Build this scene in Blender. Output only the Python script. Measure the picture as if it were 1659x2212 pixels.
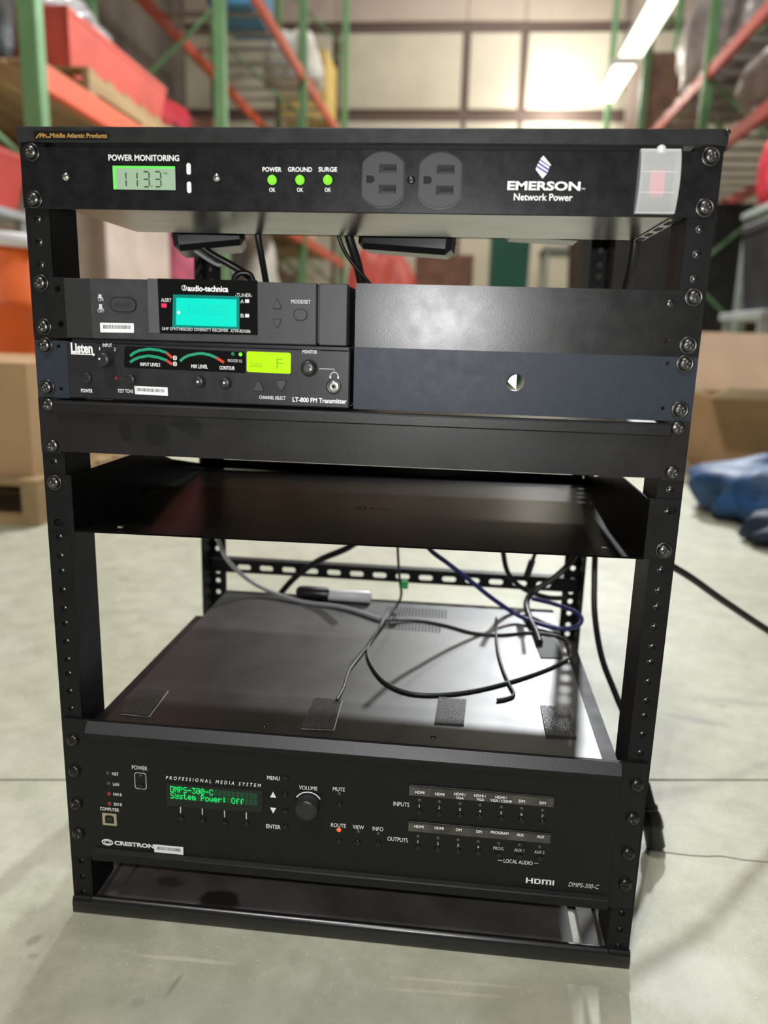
import bpy, math, random
from mathutils import Vector, Matrix
from mathutils.geometry import tessellate_polygon
random.seed(7)
PI = math.pi
for o in list(bpy.data.objects): bpy.data.objects.remove(o)
SC = bpy.context.scene
COL = SC.collection

# ------------------------------------------------------------------ camera
# Solved from the standard hole pitch of the 14-space rack rails (units: millimetres).
RW = ((0.994425064, 0.101501426, 0.028570133),
      (0.050268822, -0.218160784, -0.974617319),
      (-0.092692165, 0.970620076, -0.222046909))
CW = (79.381, -558.507, 494.501)
FPX = 1650.0
cd = bpy.data.cameras.new('camera'); cam = bpy.data.objects.new('camera', cd); COL.objects.link(cam)
cd.sensor_fit = 'HORIZONTAL'; cd.sensor_width = 36.0; cd.lens = FPX / 1659 * 36.0
cd.clip_start = 0.02; cd.clip_end = 200
cam.matrix_world = Matrix(((RW[0][0], -RW[1][0], -RW[2][0], CW[0] / 1000),
                           (RW[0][1], -RW[1][1], -RW[2][1], CW[1] / 1000),
                           (RW[0][2], -RW[1][2], -RW[2][2], CW[2] / 1000),
                           (0, 0, 0, 1)))
cd.dof.use_dof = True; cd.dof.focus_distance = 0.597; cd.dof.aperture_fstop = 5.6; cd.dof.aperture_blades = 0
SC.camera = cam
vs = SC.view_settings
vs.view_transform = 'Standard'; vs.look = 'None'; vs.gamma = 1; vs.use_curve_mapping = False; vs.exposure = 0.0

# ------------------------------------------------------------------ light
w = bpy.data.worlds.new('warehouse_ambient'); SC.world = w; w.use_nodes = True
w.node_tree.nodes['Background'].inputs[0].default_value = (1.0, 0.985, 0.955, 1)
w.node_tree.nodes['Background'].inputs[1].default_value = 0.12
def area(name, loc, target, size, power, color=(1, 0.97, 0.92), shape='DISK'):
    l = bpy.data.lights.new(name, 'AREA'); l.shape = shape; l.size = size; l.energy = power; l.color = color
    o = bpy.data.objects.new(name, l); COL.objects.link(o); o.location = loc
    o.rotation_euler = (Vector(target) - Vector(loc)).to_track_quat('-Z', 'Y').to_euler()
    return o
area('high_bay_lamp_behind_rack', (0.98, 5.3, 3.50), (0, 0.1, 0.2), 0.18, 240, (0.94, 0.975, 1.0))
area('high_bay_lamp_over_camera', (-0.9, -2.4, 5.2), (0, 0, 0.3), 0.6, 150)
area('phone_flash', (0.044, -0.560, 0.522), (0.044, 0, 0.50), 0.012, 3.0, (1, 1, 1))
area('high_bay_lamp_left_aisle', (-0.3, 4.0, 7.5), (-1.5, 4.5, 0), 0.6, 260)
area('high_bay_lamp_mid_aisle', (0.6, 10.5, 7.5), (0.6, 12, 2), 0.6, 210)
def bulb(name, loc, power, r, color):
    l = bpy.data.lights.new(name, 'POINT'); l.energy = power; l.shadow_soft_size = r; l.color = color
    o = bpy.data.objects.new(name, l); COL.objects.link(o); o.location = loc
bulb('wall_lamp', (1.45, 13.35, 4.5), 100, 0.12, (1, 0.96, 0.86))

# ------------------------------------------------------------------ measuring helpers
def at(px, py, axis, val):
    """point (mm) where the sight line through a photo pixel meets the plane axis = val (mm)"""
    c = ((px - 829.5) / FPX, (py - 1106.0) / FPX, 1.0)
    d = [sum(RW[k][i] * c[k] for k in range(3)) for i in range(3)]
    t = (val - CW[axis]) / d[axis]
    return tuple(CW[i] + t * d[i] for i in range(3))
def FX(px, py, y=-2.8):
    p = at(px, py, 1, y); return p[0], p[2]
def YP(px, py, y): return at(px, py, 1, y)
def ZP(px, py, z): return at(px, py, 2, z)

# ------------------------------------------------------------------ materials
MATS = {}
def mat(name, col, rough=0.5, metal=0.0, spec=0.5, bump=0.0, bscale=900.0, var=0.0, vscale=40.0, emit=None, estr=1.0,
        alpha=1.0, trans=0.0, coat=0.0, var2=None, stretch=(1, 1, 1), stains=()):
    m = bpy.data.materials.new(name); m.use_nodes = True; nt = m.node_tree; b = nt.nodes['Principled BSDF']
    N = nt.nodes.new; L = nt.links.new
    b.inputs['Base Color'].default_value = (*col, 1); b.inputs['Roughness'].default_value = rough
    b.inputs['Metallic'].default_value = metal; b.inputs['Specular IOR Level'].default_value = spec
    b.inputs['Alpha'].default_value = alpha; b.inputs['Transmission Weight'].default_value = trans
    b.inputs['Coat Weight'].default_value = coat
    if emit: b.inputs['Emission Color'].default_value = (*emit, 1); b.inputs['Emission Strength'].default_value = estr
    tc = N('ShaderNodeTexCoord')
    mp = N('ShaderNodeMapping'); L(tc.outputs['Object'], mp.inputs['Vector']); mp.inputs['Scale'].default_value = stretch
    if var > 0:
        n = N('ShaderNodeTexNoise'); n.inputs['Scale'].default_value = vscale; n.inputs['Detail'].default_value = 6
        L(mp.outputs[0], n.inputs['Vector'])
        r = N('ShaderNodeValToRGB'); L(n.outputs['Fac'], r.inputs['Fac'])
        hi = var2 if var2 else tuple(min(1, c * (1 + var)) for c in col)
        lo = col if var2 else tuple(c * (1 - var) for c in col)
        r.color_ramp.elements[0].position = 0.35; r.color_ramp.elements[0].color = (*lo, 1)
        r.color_ramp.elements[1].position = 0.68; r.color_ramp.elements[1].color = (*hi, 1)
        L(r.outputs['Color'], b.inputs['Base Color'])
        rr = N('ShaderNodeMapRange'); rr.inputs['To Min'].default_value = rough * 0.85; rr.inputs['To Max'].default_value = min(1, rough * 1.2)
        L(n.outputs['Fac'], rr.inputs['Value']); L(rr.outputs[0], b.inputs['Roughness'])
    if bump > 0:
        n2 = N('ShaderNodeTexNoise'); n2.inputs['Scale'].default_value = bscale; n2.inputs['Detail'].default_value = 2
        L(mp.outputs[0], n2.inputs['Vector'])
        bp = N('ShaderNodeBump'); bp.inputs['Strength'].default_value = bump; bp.inputs['Distance'].default_value = 0.0004
        L(n2.outputs['Fac'], bp.inputs['Height']); L(bp.outputs['Normal'], b.inputs['Normal'])
    for (sx, sy, sz, ra, rb, rc, sc, amt) in stains:      # smudges with a shape of their own (metres)
        src = b.inputs['Base Color'].links[0].from_socket if b.inputs['Base Color'].links else None
        q = N('ShaderNodeMapping'); q.vector_type = 'TEXTURE'; q.inputs['Location'].default_value = (sx, sy, sz); q.inputs['Scale'].default_value = (ra, rb, rc)
        L(tc.outputs['Object'], q.inputs['Vector'])
        nz = N('ShaderNodeTexNoise'); nz.inputs['Scale'].default_value = 120; L(tc.outputs['Object'], nz.inputs['Vector'])
        ad = N('ShaderNodeVectorMath'); ad.operation = 'MULTIPLY_ADD'; L(nz.outputs['Color'], ad.inputs[0]); ad.inputs[1].default_value = (.9, 0, .9); L(q.outputs[0], ad.inputs[2])
        sb = N('ShaderNodeVectorMath'); sb.operation = 'SUBTRACT'; L(ad.outputs[0], sb.inputs[0]); sb.inputs[1].default_value = (.45, 0, .45)
        ln = N('ShaderNodeVectorMath'); ln.operation = 'LENGTH'; L(sb.outputs[0], ln.inputs[0])
        mr = N('ShaderNodeMapRange'); mr.inputs['From Min'].default_value = .7; mr.inputs['From Max'].default_value = 1.0; mr.inputs['To Min'].default_value = amt; mr.inputs['To Max'].default_value = 0
        L(ln.outputs['Value'], mr.inputs['Value'])
        x = N('ShaderNodeMix'); x.data_type = 'RGBA'; L(mr.outputs[0], x.inputs['Factor']); x.inputs[7].default_value = (*sc, 1)
        if src: L(src, x.inputs[6])
        else: x.inputs[6].default_value = (*col, 1)
        L(x.outputs[2], b.inputs['Base Color'])
    MATS[name] = m
    return m
M = MATS
mat('black_powder', (0.018, 0.018, 0.019), 0.38, bump=0.10, bscale=1100, var=0.25, vscale=60)
mat('rail_black', (0.0065, 0.0065, 0.007), 0.5, spec=0.22, bump=0.06, bscale=900, var=0.2, vscale=50)
mat('pdu_black', (0.0095, 0.0095, 0.0105), 0.31, spec=0.3, bump=0.08, bscale=1300, var=0.25, vscale=120)
mat('pdu_chassis', (0.03, 0.03, 0.028), 0.22, spec=0.75, var=0.15, vscale=30)
mat('panel_black', (0.009, 0.009, 0.0095), 0.31, spec=0.42, bump=0.10, bscale=1500, var=0.2, vscale=80)
mat('slate', (0.026, 0.032, 0.045), 0.46, spec=0.22, bump=0.15, bscale=1200, var=0.05, vscale=120)
mat('grey_plastic', (0.040, 0.040, 0.044), 0.48, spec=0.4, bump=0.10, bscale=1500, var=0.1, vscale=150)
mat('grey_plastic_dark', (0.018, 0.018, 0.019), 0.5, bump=0.15, bscale=1500)
mat('silver_trim', (0.11, 0.11, 0.12), 0.38, metal=0.3)
mat('listen_face', (0.015, 0.015, 0.018), 0.42, spec=0.4, bump=0.12, bscale=1200, var=0.15, vscale=100)
mat('gloss_black', (0.004, 0.004, 0.004), 0.06, spec=0.55)
mat('knob_black', (0.018, 0.018, 0.019), 0.36, var=0.1, vscale=300)
mat('dark_void', (0.002, 0.002, 0.002), 0.7)
mat('drawer_black', (0.012, 0.0115, 0.0125), 0.38, spec=0.36, bump=0.12, bscale=1400, var=0.25, vscale=22, stains=((-.172, -.004, .4205, .006, 1, .009, (.004, .004, .004), .8), (-.148, -.004, .419, .010, 1, .010, (.004, .004, .004), .75), (-.124, -.004, .427, .014, 1, .006, (.004, .004, .004), .8), (-.118, -.004, .421, .006, 1, .005, (.004, .004, .004), .7)))
mat('shelf_black', (0.0035, 0.0035, 0.0035), 0.28, spec=0.03, var=0.3, vscale=18)
mat('dmps_face', (0.0052, 0.0056, 0.0058), 0.46, spec=0.3, bump=0.10, bscale=1400, var=0.15, vscale=60)
mat('dmps_bevel_lit', (0.032, 0.031, 0.035), 0.42, metal=0.2, bump=0.2, bscale=1200)  # paler than the face: light reflected by the slanted edge, put into the colour
mat('dmps_top', (0.006, 0.007, 0.0065), 0.40, spec=0.9, bump=0.07, bscale=1300, var=0.25, vscale=25)
mat('tray_dusty', (0.055, 0.050, 0.049), 0.6, var=0.5, vscale=16, bump=0.2, bscale=700, var2=(0.11, 0.10, 0.095), stains=((-.115, .022, -.0075, .022, .016, 1, (.004, .004, .004), .9), (-.17, .04, -.0075, .014, .008, 1, (.008, .008, .008), .6)))
mat('white_print', (0.82, 0.82, 0.82), 0.6)
mat('dim_print', (0.62, 0.62, 0.62), 0.6)
mat('gold_print', (0.62, 0.36, 0.09), 0.4, metal=0.3)
mat('dark_print', (0.006, 0.006, 0.006), 0.35)
mat('blue_print', (0.09, 0.09, 0.45), 0.5)
mat('nickel', (0.42, 0.41, 0.39), 0.24, metal=1.0)
mat('dark_nickel', (0.12, 0.117, 0.113), 0.32, metal=1.0)
mat('black_screw', (0.05, 0.047, 0.045), 0.28, metal=0.85)
mat('bright_metal', (0.75, 0.73, 0.68), 0.2, metal=1.0)
mat('thread_metal', (0.22, 0.215, 0.21), 0.35, metal=1.0)
mat('outlet_black', (0.032, 0.032, 0.034), 0.55, bump=0.15, bscale=1500)
mat('lcd_grey', (0.25, 0.34, 0.24), 0.22, emit=(0.20, 0.31, 0.19), estr=0.45)
mat('lcd_edge', (0.1, 0.5, 0.08), 0.3, emit=(0.10, 0.62, 0.07), estr=0.6)
mat('lcd_digit', (0.02, 0.028, 0.02), 0.5)
mat('lcd_cyan', (0.0, 0.03, 0.03), 0.25, emit=(0.0, 0.88, 0.66), estr=0.95)
mat('lcd_cyan_glow', (0.0, 0.12, 0.10), 0.25, emit=(0.0, 0.20, 0.16), estr=0.5)
mat('lcd_cyan_ghost', (0.0, 0.03, 0.03), 0.3, emit=(0.0, 0.74, 0.57), estr=0.9)
mat('lcd_lime', (0.03, 0.05, 0.0), 0.25, emit=(0.56, 0.98, 0.0), estr=0.95)
mat('lcd_lime_dark', (0.1, 0.2, 0.0), 0.3, emit=(0.22, 0.48, 0.0), estr=0.8)
mat('led_green', (0.1, 0.5, 0.02), 0.15, emit=(0.18, 0.95, 0.02), estr=1.0)
mat('led_green_dim', (0.01, 0.16, 0.07), 0.2, emit=(0.0, 0.12, 0.05), estr=0.6)
mat('led_red', (0.6, 0.03, 0.02), 0.2, emit=(1.0, 0.07, 0.01), estr=2.2)
mat('led_red_alert', (0.6, 0.02, 0.05), 0.2, emit=(0.95, 0.03, 0.08), estr=1.0)
mat('led_red_dim', (0.22, 0.02, 0.025), 0.2, emit=(0.3, 0.01, 0.02), estr=0.3)
mat('led_off', (0.05, 0.05, 0.05), 0.35)
mat('led_off_green', (0.012, 0.035, 0.026), 0.3)
mat('sill_black', (0.008, 0.008, 0.0085), 0.27, spec=0.6, bump=0.05, bscale=900)
mat('arc_green', (0.01, 0.20, 0.11), 0.4, emit=(0.0, 0.14, 0.075), estr=0.7)
mat('arc_red', (0.42, 0.035, 0.02), 0.4, emit=(0.3, 0.02, 0.01), estr=0.5)
mat('vfd_bg', (0.006, 0.010, 0.007), 0.15)
mat('vfd_cell', (0.008, 0.03, 0.014), 0.3, emit=(0.0, 0.028, 0.010), estr=0.8)
mat('vfd_text', (0.0, 0.3, 0.06), 0.4, emit=(0.0, 0.85, 0.14), estr=1.0)
mat('label_strip', (0.085, 0.08, 0.07), 0.3, metal=0.4, var=0.35, vscale=60, stretch=(1, 1, 0.05))
mat('usb_metal', (0.50, 0.45, 0.33), 0.35, metal=0.6)
mat('sticker_white', (0.85, 0.85, 0.85), 0.5)
mat('ink', (0.07, 0.07, 0.08), 0.6)
mat('cover_clear', (0.90, 0.92, 0.92), 0.22, alpha=0.46, spec=0.6)
mat('rocker_red', (0.55, 0.02, 0.05), 0.3, emit=(0.5, 0.01, 0.03), estr=0.25)
mat('velcro', (0.010, 0.010, 0.011), 0.6)
mat('hook_nylon', (0.06, 0.057, 0.052), 0.35)
mat('velcro_dust', (0.30, 0.28, 0.24), 0.9)
mat('cable_black', (0.010, 0.010, 0.011), 0.38)
mat('cable_grey', (0.35, 0.35, 0.36), 0.45)
mat('cable_dkgrey', (0.045, 0.047, 0.045), 0.45)
mat('cable_blue', (0.022, 0.03, 0.16), 0.4)
mat('tag_green', (0.03, 0.45, 0.10), 0.5)
mat('plug_black', (0.014, 0.014, 0.015), 0.32)
mat('bracket_zinc', (0.55, 0.55, 0.53), 0.35, metal=0.7)
mat('white_plastic', (0.75, 0.75, 0.76), 0.35)

# ------------------------------------------------------------------ mesh builder (input in millimetres)
class MB:
    def __init__(s): s.v = []; s.f = []; s.m = []; s.sm = []; s.T = None; s.k = 0
    def mat(s, k): s.k = k; return s
    def add(s, vs_, fs, smooth=False):
        o = len(s.v)
        for p in vs_:
            p = Vector(p)
            if s.T is not None: p = s.T @ p
            s.v.append(p)
        for f in fs: s.f.append([o + i for i in f]); s.m.append(s.k); s.sm.append(smooth)
        return s
    def box(s, x0, x1, y0, y1, z0, z1, c=0.0):
        if x0 > x1: x0, x1 = x1, x0
        if y0 > y1: y0, y1 = y1, y0
        if z0 > z1: z0, z1 = z1, z0
        c = min(c, (x1 - x0) * .45, (y1 - y0) * .45, (z1 - z0) * .45)
        if c <= 0:
            v = [(x, y, z) for x in (x0, x1) for y in (y0, y1) for z in (z0, z1)]
            return s.add(v, [(0, 1, 3, 2), (4, 6, 7, 5), (0, 4, 5, 1), (2, 3, 7, 6), (0, 2, 6, 4), (1, 5, 7, 3)])
        v = []; idx = {}
        X = (x0, x1); Y = (y0, y1); Z = (z0, z1)
        for i in (0, 1):
            for j in (0, 1):
                for k in (0, 1):
                    sx, sy, sz = (1 - 2 * i) * c, (1 - 2 * j) * c, (1 - 2 * k) * c
                    for a in range(3):
                        p = [X[i], Y[j], Z[k]]; off = [sx, sy, sz]
                        for b in range(3):
                            if b != a: p[b] += off[b]
                        idx[(i, j, k, a)] = len(v); v.append(tuple(p))
        cen = Vector(((x0 + x1) / 2, (y0 + y1) / 2, (z0 + z1) / 2)); fs = []
        def face(q):
            ps = [Vector(v[i]) for i in q]; n = (ps[1] - ps[0]).cross(ps[2] - ps[0]); mid = sum(ps, Vector()) / len(ps)
            fs.append(q if n.dot(mid - cen) > 0 else q[::-1])
        for a in range(3):
            b, d = [(1, 2), (0, 2), (0, 1)][a]
            for sgn in (0, 1):
                q = []
                for (u, t) in ((0, 0), (1, 0), (1, 1), (0, 1)):
                    key = [0, 0, 0]; key[a] = sgn; key[b] = u; key[d] = t; q.append(idx[(*key, a)])
                face(q)
            for u in (0, 1):
                for t in (0, 1):
                    k0 = [0, 0, 0]; k0[b] = u; k0[d] = t; k1 = list(k0); k1[a] = 1
                    face([idx[(*k0, b)], idx[(*k1, b)], idx[(*k1, d)], idx[(*k0, d)]])
        for i in (0, 1):
            for j in (0, 1):
                for k in (0, 1): face([idx[(i, j, k, 0)], idx[(i, j, k, 1)], idx[(i, j, k, 2)]])
        return s.add(v, fs)
    def prism(s, poly, y0, y1, holes=(), back=True):
        """polygon in XZ (with holes) extruded from y0 (front) to y1"""
        loops = [list(poly)] + [list(h) for h in holes]
        flat = [p for l in loops for p in l]; n = len(flat)
        if holes: tris = tessellate_polygon([[Vector((p[0], p[1], 0)) for p in l] for l in loops])
        else: tris = [tuple(range(n))] if n < 40 else tessellate_polygon([[Vector((p[0], p[1], 0)) for p in loops[0]]])
        v = [(p[0], y0, p[1]) for p in flat] + [(p[0], y1, p[1]) for p in flat]
        fs = []
        def orient(t):
            a = 0
            for i in range(len(t)):
                p, q = flat[t[i]], flat[t[(i + 1) % len(t)]]; a += p[0] * q[1] - q[0] * p[1]
            return list(t) if a > 0 else list(t)[::-1]
        for t in tris:
            t = orient(t); fs.append(t)
            if back: fs.append([i + n for i in t][::-1])
        o = 0
        for li, l in enumerate(loops):
            a = sum(l[i][0] * l[(i + 1) % len(l)][1] - l[(i + 1) % len(l)][0] * l[i][1] for i in range(len(l)))
            fl = (a > 0) == (li == 0)
            for i in range(len(l)):
                j = (i + 1) % len(l); q = [o + i, o + n + i, o + n + j, o + j]
                fs.append(q if fl else q[::-1])
            o += len(l)
        return s.add(v, fs)
    def lathe(s, prof, o=(0, 0, 0), ax=(0, -1, 0), n=20, smooth=True, capend=True):
        """profile [(radius, height)] round an axis"""
        ax = Vector(ax).normalized(); q = Vector((0, 0, 1)).rotation_difference(ax); o = Vector(o); v = []; fs = []
        for r, h in prof:
            for i in range(n):
                a = 2 * PI * i / n; v.append(o + q @ Vector((r * math.cos(a), r * math.sin(a), h)))
        for k in range(len(prof) - 1):
            for i in range(n):
                j = (i + 1) % n; fs.append([k * n + i, k * n + j, (k + 1) * n + j, (k + 1) * n + i])
        s.add(v, fs, smooth)
        if capend:
            s.add([v[(len(prof) - 1) * n + i] for i in range(n)], [list(range(n))])
            s.add([v[i] for i in range(n)], [list(range(n))[::-1]])
        return s
    def tube(s, pts, r, n=8, sub=6, r1=None):
        P_ = [Vector(p) for p in pts]
        if sub > 1 and len(P_) > 2:
            Q = []; E = [P_[0] * 2 - P_[1]] + P_ + [P_[-1] * 2 - P_[-2]]
            for i in range(1, len(E) - 2):
                for k in range(sub):
                    t = k / sub; a, b, c, d = E[i - 1], E[i], E[i + 1], E[i + 2]
                    Q.append(0.5 * ((2 * b) + (c - a) * t + (2 * a - 5 * b + 4 * c - d) * t * t + (3 * b - a - 3 * c + d) * t ** 3))
            Q.append(P_[-1]); P_ = Q
        v = []; fs = []; m_ = len(P_); up = Vector((0.31, 0.2, 0.93))
        for i, p in enumerate(P_):
            t = (P_[min(i + 1, m_ - 1)] - P_[max(i - 1, 0)]).normalized()
            up = (up - t * up.dot(t));
            if up.length < 1e-4: up = t.orthogonal()
            up.normalize(); b = t.cross(up); rr = r if r1 is None else r + (r1 - r) * i / (m_ - 1)
            for k in range(n):
                a = 2 * PI * k / n; v.append(p + (up * math.cos(a) + b * math.sin(a)) * rr)
        for i in range(m_ - 1):
            for k in range(n):
                j = (k + 1) % n; fs.append([i * n + k, i * n + j, (i + 1) * n + j, (i + 1) * n + k])
        s.add(v, fs, True)
        s.add(v[:n], [list(range(n))[::-1]]); s.add(v[-n:], [list(range(n))])
        return s
    def strip(s, pts, wid, y):
        """flat ribbon in the XZ plane along pts"""
        v = []; fs = []
        for i, p in enumerate(pts):
            a = pts[max(i - 1, 0)]; b = pts[min(i + 1, len(pts) - 1)]; d = math.hypot(b[0] - a[0], b[1] - a[1]) or 1
            nx, nz = -(b[1] - a[1]) / d * wid / 2, (b[0] - a[0]) / d * wid / 2
            v += [(p[0] + nx, y, p[1] + nz), (p[0] - nx, y, p[1] - nz)]
        for i in range(len(pts) - 1): fs.append([2 * i, 2 * i + 1, 2 * i + 3, 2 * i + 2])
        return s.add(v, fs)
    def mesh(s, name, mats):
        me = bpy.data.meshes.new(name)
        me.from_pydata([tuple(p * 0.001) for p in s.v], [], s.f)
        for mm in (mats if isinstance(mats, (list, tuple)) else [mats]): me.materials.append(M[mm])
        me.polygons.foreach_set('material_index', s.m); me.polygons.foreach_set('use_smooth', s.sm)
        me.update(); return me
    def build(s, name, mats, parent=None):
        return obj(name, s.mesh(name, mats), parent)
def obj(name, me, parent=None):
    o = bpy.data.objects.new(name, me); COL.objects.link(o)
    if parent is not None:
        o.parent = parent; o.matrix_parent_inverse = Matrix.Translation(-Vector(WORLDLOC.get(parent.name, (0, 0, 0))))
    return o
WORLDLOC = {}
def tag(o, label, cat, group=None, kind=None):
    if label: o['label'] = label
    if cat: o['category'] = cat
    if group: o['group'] = group
    if kind: o['kind'] = kind
    return o
def thing(name, label, cat, loc=(0, 0, 0), group=None):
    """an Empty at the base of a thing (mm); parts are given in rack coordinates"""
    o = bpy.data.objects.new(name, None); COL.objects.link(o); o.empty_display_size = 0.05
    o.location = Vector(loc) * 0.001; WORLDLOC[o.name] = tuple(o.location)
    return tag(o, label, cat, group)
def rrect(cx, cz, wd, ht, r, n=4):
    r = min(r, wd / 2 - 1e-4, ht / 2 - 1e-4); P_ = []
    for (sx, sz, a0) in ((1, 1, 0), (-1, 1, PI / 2), (-1, -1, PI), (1, -1, 1.5 * PI)):
        for i in range(n + 1):
            a = a0 + PI / 2 * i / n; P_.append((cx + sx * (wd / 2 - r) + r * math.cos(a), cz + sz * (ht / 2 - r) + r * math.sin(a)))
    return P_
def circ(cx, cz, r, n=16, sx=1.0): return [(cx + r * sx * math.cos(2 * PI * i / n), cz + r * math.sin(2 * PI * i / n)) for i in range(n)]
def rect(x0, x1, z0, z1): return [(x0, z0), (x1, z0), (x1, z1), (x0, z1)]

# ------------------------------------------------------------------ lettering (converted in one go at the end)
PENDING = []
def text(parent, s, xl, yl, xr, yr, hpx, y=-3.0, m='white_print', bold=0.0, shear=0.0, space=1.0, name='lettering'):
    """lettering whose ink runs from photo pixel (xl, yl) to (xr, yr) at mid height, hpx tall, on the plane y (mm)"""
    x0, z0 = FX(xl, yl, y); x1, z1 = FX(xr, yr, y)
    cx, cy = (xl + xr) / 2, (yl + yr) / 2
    h = abs(FX(cx, cy - hpx / 2, y)[1] - FX(cx, cy + hpx / 2, y)[1])
    PENDING.append((parent, s, x0, x1, (z0 + z1) / 2, h, y, m, bold, shear, space, name))
def flush_text():
    tmp = []
    for (parent, s, x0, x1, zc, h, y, m, bold, shear, space, name) in PENDING:
        c = bpy.data.curves.new('t', 'FONT'); c.body = s; c.size = 1.0; c.offset = bold; c.shear = shear; c.space_character = space
        c.resolution_u = 3; c.fill_mode = 'BOTH'
        o = bpy.data.objects.new('t', c); COL.objects.link(o); tmp.append(o)
    dg = bpy.context.evaluated_depsgraph_get(); dg.update()
    for o, (parent, s, x0, x1, zc, h, y, m, bold, shear, space, name) in zip(tmp, PENDING):
        me = bpy.data.meshes.new_from_object(o.evaluated_get(dg))
        if len(me.vertices) == 0: continue
        xs = [v.co.x for v in me.vertices]; ys = [v.co.y for v in me.vertices]
        ax, bx_, ay, by = min(xs), max(xs), min(ys), max(ys)
        for v in me.vertices:
            u = (v.co.x - ax) / max(1e-6, bx_ - ax); t = (v.co.y - ay) / max(1e-6, by - ay)
            v.co = ((x0 + u * (x1 - x0)) * 0.001, y * 0.001, (zc - h / 2 + t * h) * 0.001)
        me.materials.clear(); me.materials.append(M[m]); me.name = name
        for p in me.polygons: p.material_index = 0
        obj(name, me, parent)
    for o in tmp: bpy.data.objects.remove(o)

# ------------------------------------------------------------------ screws
def screw_mesh(name, R_, dome, washer, mt, ph=0.0):
    mb = MB(); n = 32; rings = 13; v = []; fs = []
    if washer:
        mb.lathe([(washer, 0), (washer, 0.7), (washer - 0.5, 1.2), (R_ + 0.3, 0.9), (R_ - 0.5, 0.7)], n=28, capend=False)
    base = 0.9 if washer else 0.0
    for k in range(rings):
        r = R_ * (1 - k / rings)
        for i in range(n):
            a = 2 * PI * i / n; x, z = r * math.cos(a), r * math.sin(a)
            h = base + 0.6 + dome * math.sqrt(max(0, 1 - (r / R_) ** 2 * 0.96))
            if k == 0: h = base
            ca, sa = math.cos(ph), math.sin(ph); u, t = abs(x * ca + z * sa), abs(-x * sa + z * ca)
            L_ = R_ * 0.52; w_ = R_ * 0.13
            if (u < w_ and t < L_) or (t < w_ and u < L_): h -= 1.3
            v.append((x, -h, z))
    v.append((0, -(base + dome - 0.7), 0))
    for k in range(rings - 1):
        for i in range(n):
            j = (i + 1) % n; fs.append([k * n + i, k * n + j, (k + 1) * n + j, (k + 1) * n + i])
    for i in range(n): fs.append([(rings - 1) * n + i, (rings - 1) * n + (i + 1) % n, rings * n])
    mb.add(v, fs, True)
    return mb.mesh(name, mt)
SCREW_CUP = [screw_mesh('screw', 4.5, 2.4, 6.1, 'dark_nickel', a) for a in (0.2, 0.9, 1.3)]
SCREW_PAN = [screw_mesh('screw', 4.9, 2.4, 0, 'dark_nickel', a) for a in (0.5, 1.1)]
SCREW_BLK = [screw_mesh('screw', 5.3, 3.2, 0, 'black_screw', a) for a in (0.3, 0.8, 1.2)]
def screw(parent, px, py, kind, y=-2.9):
    x, z = FX(px, py, y - 1.5); me = random.choice(kind)
    o = obj('screw', me, parent)
    o.location = Vector((x, y, z)) * 0.001
    return o
U = 44.45
def hole_z(k, j): return (14 - k) * U + (38.1, 22.225, 6.35)[j]

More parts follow.
